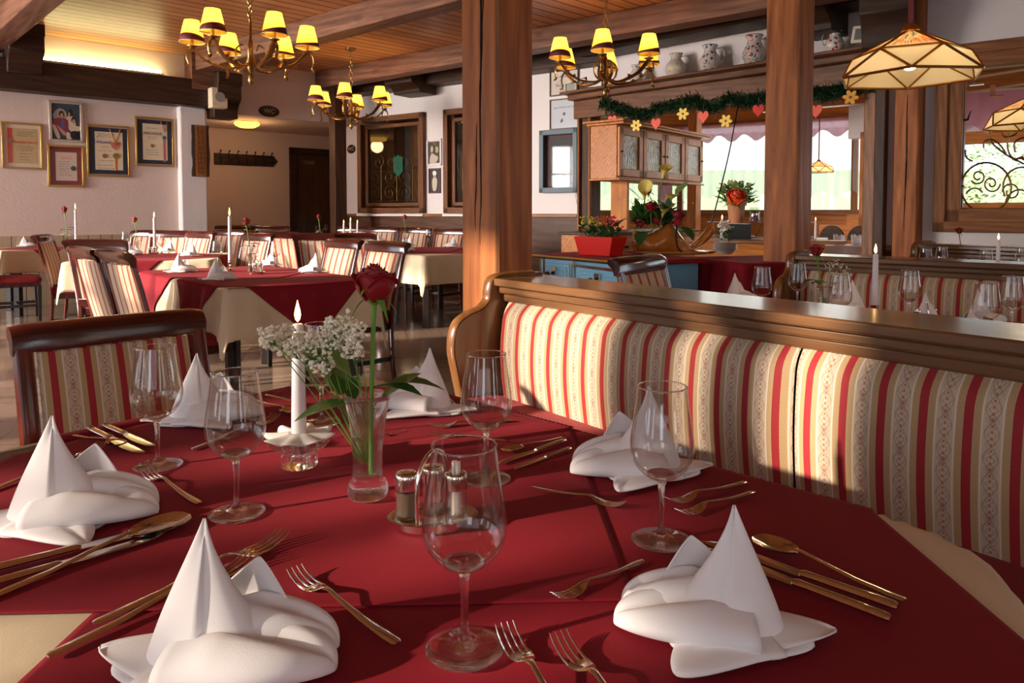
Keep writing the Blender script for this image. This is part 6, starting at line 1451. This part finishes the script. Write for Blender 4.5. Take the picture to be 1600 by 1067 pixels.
# ================================================================== NEXT ROOM FURNITURE
a_ = at(968, 235, 9.3); b_ = at(1099, 248, 11.2); CW_ = Wall(a_[:2], b_[:2]); Lc = CW_.len; zt = CAMZ + ray(968, 194)[1] * 9.3; zb = CAMZ + ray(968, 278)[1] * 9.3
t = thing('wall_cabinet', 'orange pine hanging cabinet with four glazed doors', 'cabinet', CW_.pt(0, 0, zb), CW_.a); hc = zt - zb
MB().box((Lc / 2, .24, hc / 2), (Lc, .40, hc)).build('cabinet_body', M['pinex'], t, bevel=.006); MB().box((Lc / 2, .19, hc + .015), (Lc + .10, .56, .03)).box((Lc / 2, .20, hc + .045), (Lc + .18, .62, .03)).build('cornice', M['pinex'], t, bevel=.008); MB().box((Lc / 2, .22, -.012), (Lc + .04, .46, .025)).build('base_board', M['pinex'], t, bevel=.006)
ag = NT('figured_glass'); vv = ag.N('ShaderNodeTexVoronoi'); ag.L(ag.coord('Object', (1, 1, .5)), vv.inputs['Vector']); vv.inputs['Scale'].default_value = 40; ag.L(ag.ramp(ag.noise(ag.coord(), 5, 3), [(.3, (.09, .035, .012)), (.55, (.26, .17, .05)), (.7, (.38, .30, .17))]), ag.b.inputs['Base Color']); ag.set(Roughness=.2); ag.bump(vv.outputs[0], .6, .01)
for k in range(4):
    w_ = Lc / 4; d_ = MB(); xx = w_ * (k + .5)
    for s_ in (-1, 1): d_.box((xx + s_ * (w_ / 2 - .06), .02, hc / 2), (.10, .04, hc - .05))
    for z in (.075, hc - .075): d_.box((xx, .02, z), (w_ - .03, .04, .10))
    o = d_.build('cabinet_door', M['pine'], t, bevel=.008); MB().box((xx, .025, hc / 2), (w_ - .2, .01, hc - .24)).build('pane', ag.m, o); MB().ball((xx + (-1) ** k * -(w_ / 2 - .05), -.012, hc / 2), .014, seg=8).build('knob', M['iron'], o)
# lower pine counter with drawers behind the arrangement
a_ = at(968, 360, 8.3); b_ = at(1090, 360, 9.8); CC = Wall(a_[:2], b_[:2]); t = thing('pine_counter', 'orange pine counter with drawers behind the flower arrangement', 'counter', CC.pt(-.2, 0, 0), CC.a)
MB().box((CC.len / 2, .3, .46), (CC.len + .2, .6, .92)).build('counter_body', M['pinex'], t, bevel=.006); MB().box((CC.len / 2, .28, .935), (CC.len + .3, .66, .03)).build('counter_top', M['darkbeam'], t, bevel=.005)
for k in range(3):
    x = .3 + k * .55; o = MB().box((x, -.012, .78), (.45, .02, .18)).build('drawer', M['pinex'], t, bevel=.006); MB().ball((x, -.04, .78), .025, (1.6, 1, .7), 10).build('drawer_pull', M['iron'], o)
# buffet with glass guard
a_ = at(1085, 372, 8.6); b_ = at(1345, 378, 7.9); BC = Wall(a_[:2], b_[:2]); t = thing('buffet_counter', 'pine buffet counter with sloping glass guard below the lace curtain', 'buffet counter', (BC.p.x, BC.p.y, 0), BC.a); Lb = BC.len * .80
MB().box((Lb / 2, .35, .42), (Lb, .7, .84)).build('counter_body', M['pinex'], t, bevel=.006); MB().box((Lb / 2, .33, .855), (Lb + .06, .78, .04)).build('counter_top', M['pinex'], t, bevel=.006)
g_ = MB(); 
for x in (.1, Lb * .48, Lb - .1): g_.bar((x, .05, .875), (x, .30, 1.06), .012, .012).bar((x, .30, 1.06), (x, .6, .88), .012, .012)
g_.bar((.1, .05, .885), (Lb - .1, .05, .885), .014, .014).bar((.1, .30, 1.06), (Lb - .1, .30, 1.06), .012, .012).build('guard_frame', M['steel'], t)
MB().loft([[Vector((.1, .05, .885)), Vector((Lb - .1, .05, .885))], [Vector((.1, .30, 1.06)), Vector((Lb - .1, .30, 1.06))]]).build('pane', pane('guard_glass', (.75, .75, .72), .25), t)
MB().box((Lb * .28, .3, .885), (.5, .3, .02)).box((Lb * .75, .3, .885), (.5, .3, .02)).build('steel_pans', M['steel'], t)
q = at(1274, 366, 8.0); t = PC(make_candle, (q.x, q.y, .885), 0, 'small lit candle on the buffet counter right of the brown post')
# terracotta pot
q = at(1150, 352, 8.2); q.z = CAMZ + ray(1150, 349)[1] * 8.2; t = thing('terracotta_pot', 'terracotta flower pot on a dark stand in front of the lace curtain', 'flower pot', q)
MB().lathe([(.0003, .0), (.075, 0), (.098, .20), (.112, .20), (.115, .245), (.105, .245), (.088, .20), (.0003, .19)], 24).build('pot_body', plain('terracotta', (.48, .18, .08), .7), t, angle=40)
MB().box((0, 0, -.09), (.26, .24, .17)).build('stand', M['black'], t)
clump('dried_flower_arrangement', 'dried grasses and foliage in the terracotta pot', 'flowers', q + Vector((0, 0, .22)), 0, 220, (.15, .08), .13, [(plain('straw_bloom', (.50, .42, .18), .7), .1, 1.5)], 14, .20, 30, .018, 'leafp')
M['orange'] = plain('orange_red_petal', (.80, .09, .02), .5)
r_ = make_rose(.1, 4.0, (0, 0), leaves=(), mat='orange'); c_ = at(1145, 315, 7.95); r_.location = c_ - Vector((0, 0, .11)); r_.rotation_euler = (R(35), 0, 0); lab(r_, 'big orange-red silk flower on the terracotta pot', 'flower')
q2 = at(1179, 352, 8.1); t = thing('glass_jar', 'small glass jar of dried petals right of the terracotta pot', 'jar', Vector((q2.x, q2.y, q.z))); MB().lathe([(.0003, 0), (.05, 0), (.062, .04), (.055, .10), (.06, .18), (.057, .18), (.05, .1), (.056, .04), (.0003, .01)], 20).build('jar_body', M['pane'], t, angle=180); MB().ball((0, 0, .055), .048, seg=10).build('petals', plain('dried_petals', (.22, .08, .08), .9, var=.8, bumps=1), t)
# ledge the pot stands on
MB().box((0, 0, 0), (2.0, .3, .04)).build('trim_4', M['frame'], loc=at(1180, 0, 8.3).xy.to_3d() + Vector((0, .05, q.z - .20)), rotz=NA.a)['kind'] = 'structure'
# bench with carved backs, table with crown napkins
a_ = at(1275, 360, 10.2); b_ = at(1352, 360, 9.6); PB = Wall(a_[:2], b_[:2]); t = thing('pine_settle', 'pine settle with dark carved arched back behind the crown napkins', 'settle', (PB.p.x, PB.p.y, 0), PB.a)
MB().box((PB.len / 2, .1, .50), (PB.len, .06, 1.0)).build('back_board', M['pinex'], t, bevel=.01)
for k in range(2):
    cx = .2 + k * .42; arc = [(cx + .19 * math.cos(math.pi * i / 12), .80 + .20 * math.sin(math.pi * i / 12)) for i in range(13)]; MB().prism(arc, .05, .09, 'xz').build('carved_panel', M['darkbeam'], t, bevel=.005)
c_t = at(1325, 384, 8.9); c_t = Vector((c_t.x, c_t.y)); oo = rect_corners(c_t, Vector((.86, -.5)), Vector((.5, .86)), .42, .3)
table('small bright table with crown napkins in the next room', oo, .775, 'pinex'); drape('blue_tablecloth', oo, rect_corners(c_t, Vector((.86, -.5)), Vector((.5, .86)), .62, .5), .777, 'white', 30, 30, label='pale cloth on the small table with crown napkins')
for k, px in enumerate((1311, 1339)):
    q = onz(px, 387, .78); q.y += .0; X, _ = ray(px, 380); q = Vector((X * 8.8, 8.8, .780)); t = thing('crown_napkin', ['left one of two white crown-folded napkins in the next room', 'right one of two white crown-folded napkins in the next room'][k], 'napkin', q)
    rows = [[Vector((.058 * math.cos(a), .058 * math.sin(a), 0)) for a in [2 * math.pi * i / 24 for i in range(25)]], [Vector((.065 * math.cos(a), .065 * math.sin(a), .09 + .045 * abs((i % 6) / 3 - 1))) for i, a in enumerate([2 * math.pi * i / 24 for i in range(25)])]]
    MB().loft(rows).build('folds', M['white'], t, solid=.004, angle=180)
t = thing('pine_chair', 'pine chair with knob post at the right of the small table in the next room', 'chair', Vector((at(1352, 380, 8.3).x, 8.3, 0)), R(-30))
MB().lathe([(.022, 0), (.022, .90), (.012, .92), (.024, .95), (.0003, .985)], 12).build('leg', M['pine'], t); MB().lathe([(.022, 0), (.022, .90), (.012, .92), (.024, .95), (.0003, .985)], 12, (.4, 0, 0)).build('leg', M['pine'], t); MB().box((.2, 0, .8), (.38, .03, .12)).build('backrest', M['pine'], t); MB().box((.2, .2, .45), (.44, .42, .03)).build('seat', M['pine'], t)
# ================================================================== JUGS, GARLAND, IRONWORK
def jug(px, py_base, py_top, label, base, cols, seed, belly=1.0, rot=0, off=-.20):
    s, z = WS.hit(px, py_base, off); zt = WS.hit(px, py_top, off)[1]; zb = 2.784; h = (zt - z); t = thing('painted_jug', label, 'jug', WS.pt(s, off, zb), rot)
    m = painted('jug_glaze_%d' % seed, base, [(k, t + .16) for k, t in cols], 18)
    prof = catmull([(.26, 0, 0), (.33 * belly, .14, 0), (.40 * belly, .32, 0), (.36 * belly, .52, 0), (.24, .72, 0), (.22, .84, 0), (.29, .99, 0)], 4); pr = [(.0003, 0)] + [(p.x * h, p.y * h) for p in prof] + [(.27 * h, 1.0 * h)] + [((p.x - .03) * h, p.y * h) for p in prof[::-1] if p.y > .5] + [(.0003, .5 * h)]
    MB().lathe(pr, 32).build('jug_body', m, t, angle=180); MB().tube([(.285 * h * math.cos(2 * math.pi * i / 24), .285 * h * math.sin(2 * math.pi * i / 24), .99 * h) for i in range(25)], .012 * h, 6).build('rim', plain('jug_rim_%d' % seed, (.03, .04, .10) if seed != 1 else (.45, .36, .25), .2), t)
    MB().tube(catmull([(.24 * h, 0, .86 * h), (.42 * h, 0, .88 * h), (.52 * h, 0, .66 * h), (.45 * h, 0, .42 * h), (.36 * h, 0, .34 * h)], 5), .03 * h, 8, flat=(1.3, .7)).build('handle', m, t); return t
W_ = (.70, .62, .55); BL, RD, GN, YL = (.05, .08, .22), (.45, .04, .03), (.10, .16, .06), (.55, .36, .05)
jug(1056, 121, 84, 'beige stoneware jug with faint flowers on the plate shelf', (.58, .50, .40), [((.30, .16, .12), .12)], 1, 1.15, R(-10))
jug(1109, 115, 73, 'jug with blue scallops and zigzag on the plate shelf, beside the beige one', W_, [(BL, .26), (RD, .15), (YL, .10)], 2, 1.0, R(-10))
jug(1178, 104, 57, 'white jug with large red fruit and leaves, left of the brown post', W_, [(RD, .26), (BL, .18), (GN, .16)], 3, .95, R(-5))
jug(1304, 89, 53, 'white jug with red fruit right of the brown post on the plate shelf', W_, [(RD, .24), (GN, .2), (BL, .14)], 4, 1.0, R(160))
jug(994, 128, 100, 'dark-blue patterned small jug behind the right chandelier', W_, [(BL, .3), (YL, .14)], 5, 1.0)
s, z = WS.hit(1352, 60, -.18); t = thing('framed_photograph', 'small tilted pale picture frame at the right end of the plate shelf', 'picture frame', WS.pt(s, -.2, 2.93), WS.a); mb = MB()
MB().box((0, 0, 0), (.24, .02, .17)).build('picture_frame', M['ivory'], t, bevel=.004); MB().box((0, -.012, 0), (.18, .004, .11)).build('picture', plain('grey_photo', (.16, .16, .16), .3), t); MB().bar((0, .02, -.15), (0, .02, 0), .02, .02).build('stand', M['brass'], t); t.rotation_euler = (R(-8), R(5), WS.a)
# garland
rr = random.Random(6); gp = [(943, 163), (962, 172), (985, 178), (1005, 184), (1030, 174), (1060, 168), (1085, 162), (1110, 172), (1140, 160), (1165, 163), (1190, 158), (1230, 150), (1270, 150), (1290, 152), (1310, 146), (1335, 142), (1362, 134)]
pts = []
for px, py in gp: s, z = WS.hit(px, py, -.16); pts.append(WS.pt(s, -.16, z + .03))
path = catmull(pts, 8); mb = MB()
for i in range(len(path) - 1):
    for k in range(60):
        p = path[i].lerp(path[i + 1], rr.random()) + Vector((rr.gauss(0, .028), rr.gauss(0, .028), rr.gauss(0, .032))); d = Vector((rr.gauss(0, 1), rr.gauss(0, 1), rr.gauss(-.2, 1))).normalized() * rr.uniform(.05, .10); e = d.orthogonal().normalized() * .009
        mb.add([p - e, p + e, p + d], [(0, 1, 2)])
t = thing('fir_garland', 'dark green fir garland draped along the header above the next room', 'garland'); o = mb.build('needles', M['fir'], t, recalc=False, angle=180); o['kind'] = 'stuff'; MB().tube(path, .010, 6).build('cord', M['fir'], t)
for k, (px, py) in enumerate(((957, 188), (1025, 193), (1099, 182), (1185, 172), (1275, 173))):
    s, z = WS.hit(px, py, -.24); t = thing('hanging_heart', ['coral heart at the left end of the garland', 'coral heart in front of the hanging pine cabinet', 'coral heart between the two middle yellow flowers', 'red heart just left of the brown post', 'coral heart just right of the brown post'][k], 'heart decoration', WS.pt(s, -.24, z), WS.a + .1)
    h = []
    for i in range(30): a = 2 * math.pi * i / 30; h.append((.0042 * 16 * math.sin(a) ** 3 * .95, .0050 * (13 * math.cos(a) - 5 * math.cos(2 * a) - 2 * math.cos(3 * a) - math.cos(4 * a))))
    MB().prism(h, -.006, .006, 'xz').build('felt', M['heart'] if k != 3 else plain('deep_red_felt', (.65, .03, .02), .7), t, bevel=.002); MB().tube([(0, 0, .05), (0, 0, .14)], .002, 4).build('thread', M['ink'], t)
for k, (px, py) in enumerate(((994, 196), (1067, 178), (1134, 189), (1329, 152))):
    s, z = WS.hit(px, py, -.26); t = thing('hanging_flower', ['yellow wooden flower at the left of the garland', 'yellow wooden flower high above the hanging pine cabinet', 'yellow wooden flower in front of the black cable', 'orange-yellow wooden flower right of the brown post'][k], 'flower decoration', WS.pt(s, -.26, z), WS.a + .15)
    pl_ = [(( .038 + .038 * abs(math.cos(3 * a))) * math.cos(a + k), (.038 + .038 * abs(math.cos(3 * a))) * math.sin(a + k)) for a in [2 * math.pi * i / 60 for i in range(60)]]
    MB().prism(pl_, -.005, .005, 'xz').build('petals', M['yellow'] if k < 3 else plain('orange_yellow_paint', (.75, .33, .02), .5), t); MB().ball((0, -.006, 0), .016, (1, .5, 1), 10).build('centre', plain('brown_centre_%d' % k, (.25, .12, .10), .6), t); MB().tube([(0, 0, .06), (0, 0, .15)], .002, 4).build('thread', M['ink'], t)
# wrought-iron ornament in the interior window
t = thing('wrought_iron_ornament', 'scrolled bronze ironwork standing in the interior window', 'iron ornament', WR.p, WR.a); mb = MB(); of = .05
def wp(px, py): s, z = WR.hit(px, py, of); return (s, of, z)
def circ(cx, cy, r, a0, a1, shrink=0, th=.008, n=30):
    mb.tube([wp(cx + r * (1 - shrink * i / n) * math.cos(R(a0 + (a1 - a0) * i / n)), cy + r * (1 - shrink * i / n) * math.sin(R(a0 + (a1 - a0) * i / n))) for i in range(n + 1)], th, 6)
circ(1541, 293, 39, 0, 360, 0, .010); circ(1549, 287, 14, 0, 560, .85); circ(1528, 276, 12, 150, -330, .7); circ(1580, 300, 14, 180, 560, .5); circ(1523, 308, 14, 200, 330); circ(1560, 317, 14, 20, 140); circ(1595, 318, 24, 180, 420, .3)
circ(1600, 290, 34, 150, 300, .2, .009)
for pts_ in (((1546, 205), (1549, 222), (1570, 240), (1590, 252)), ((1580, 203), (1574, 222), (1578, 242), (1592, 252)), ((1564, 206), (1570, 214), (1583, 212), (1590, 207)), ((1508, 234), (1510, 246), (1520, 252)), ((1537, 232), (1538, 222), (1549, 218), (1562, 226), (1572, 240)), ((1586, 238), (1585, 224), (1595, 216), (1606, 216)), ((1592, 252), (1600, 256), (1625, 262))): mb.tube(catmull([wp(*p) for p in pts_], 6), .009, 6)
mb.build('scrolls', M['brass'], t); MB().tube([wp(1580, 250), wp(1596, 246), wp(1615, 258)], [.006, .04, .012], 8, flat=(1, .4)).build('leaf', M['brass'], t); MB().tube([wp(1500, 226), wp(1500, 332)], .008, 6).tube([wp(1500, 291), wp(1507, 291)], .012, 6).build('side_rod', M['gold'], t)
t = thing('iron_bird_hook', 'small black iron hook at the left inside the interior window', 'hook', WR.p, WR.a); MB().tube([wp(1501, 188), wp(1512, 187), wp(1517, 173)], [.016, .012, .004], 6).build('hook_body', M['iron'], t)
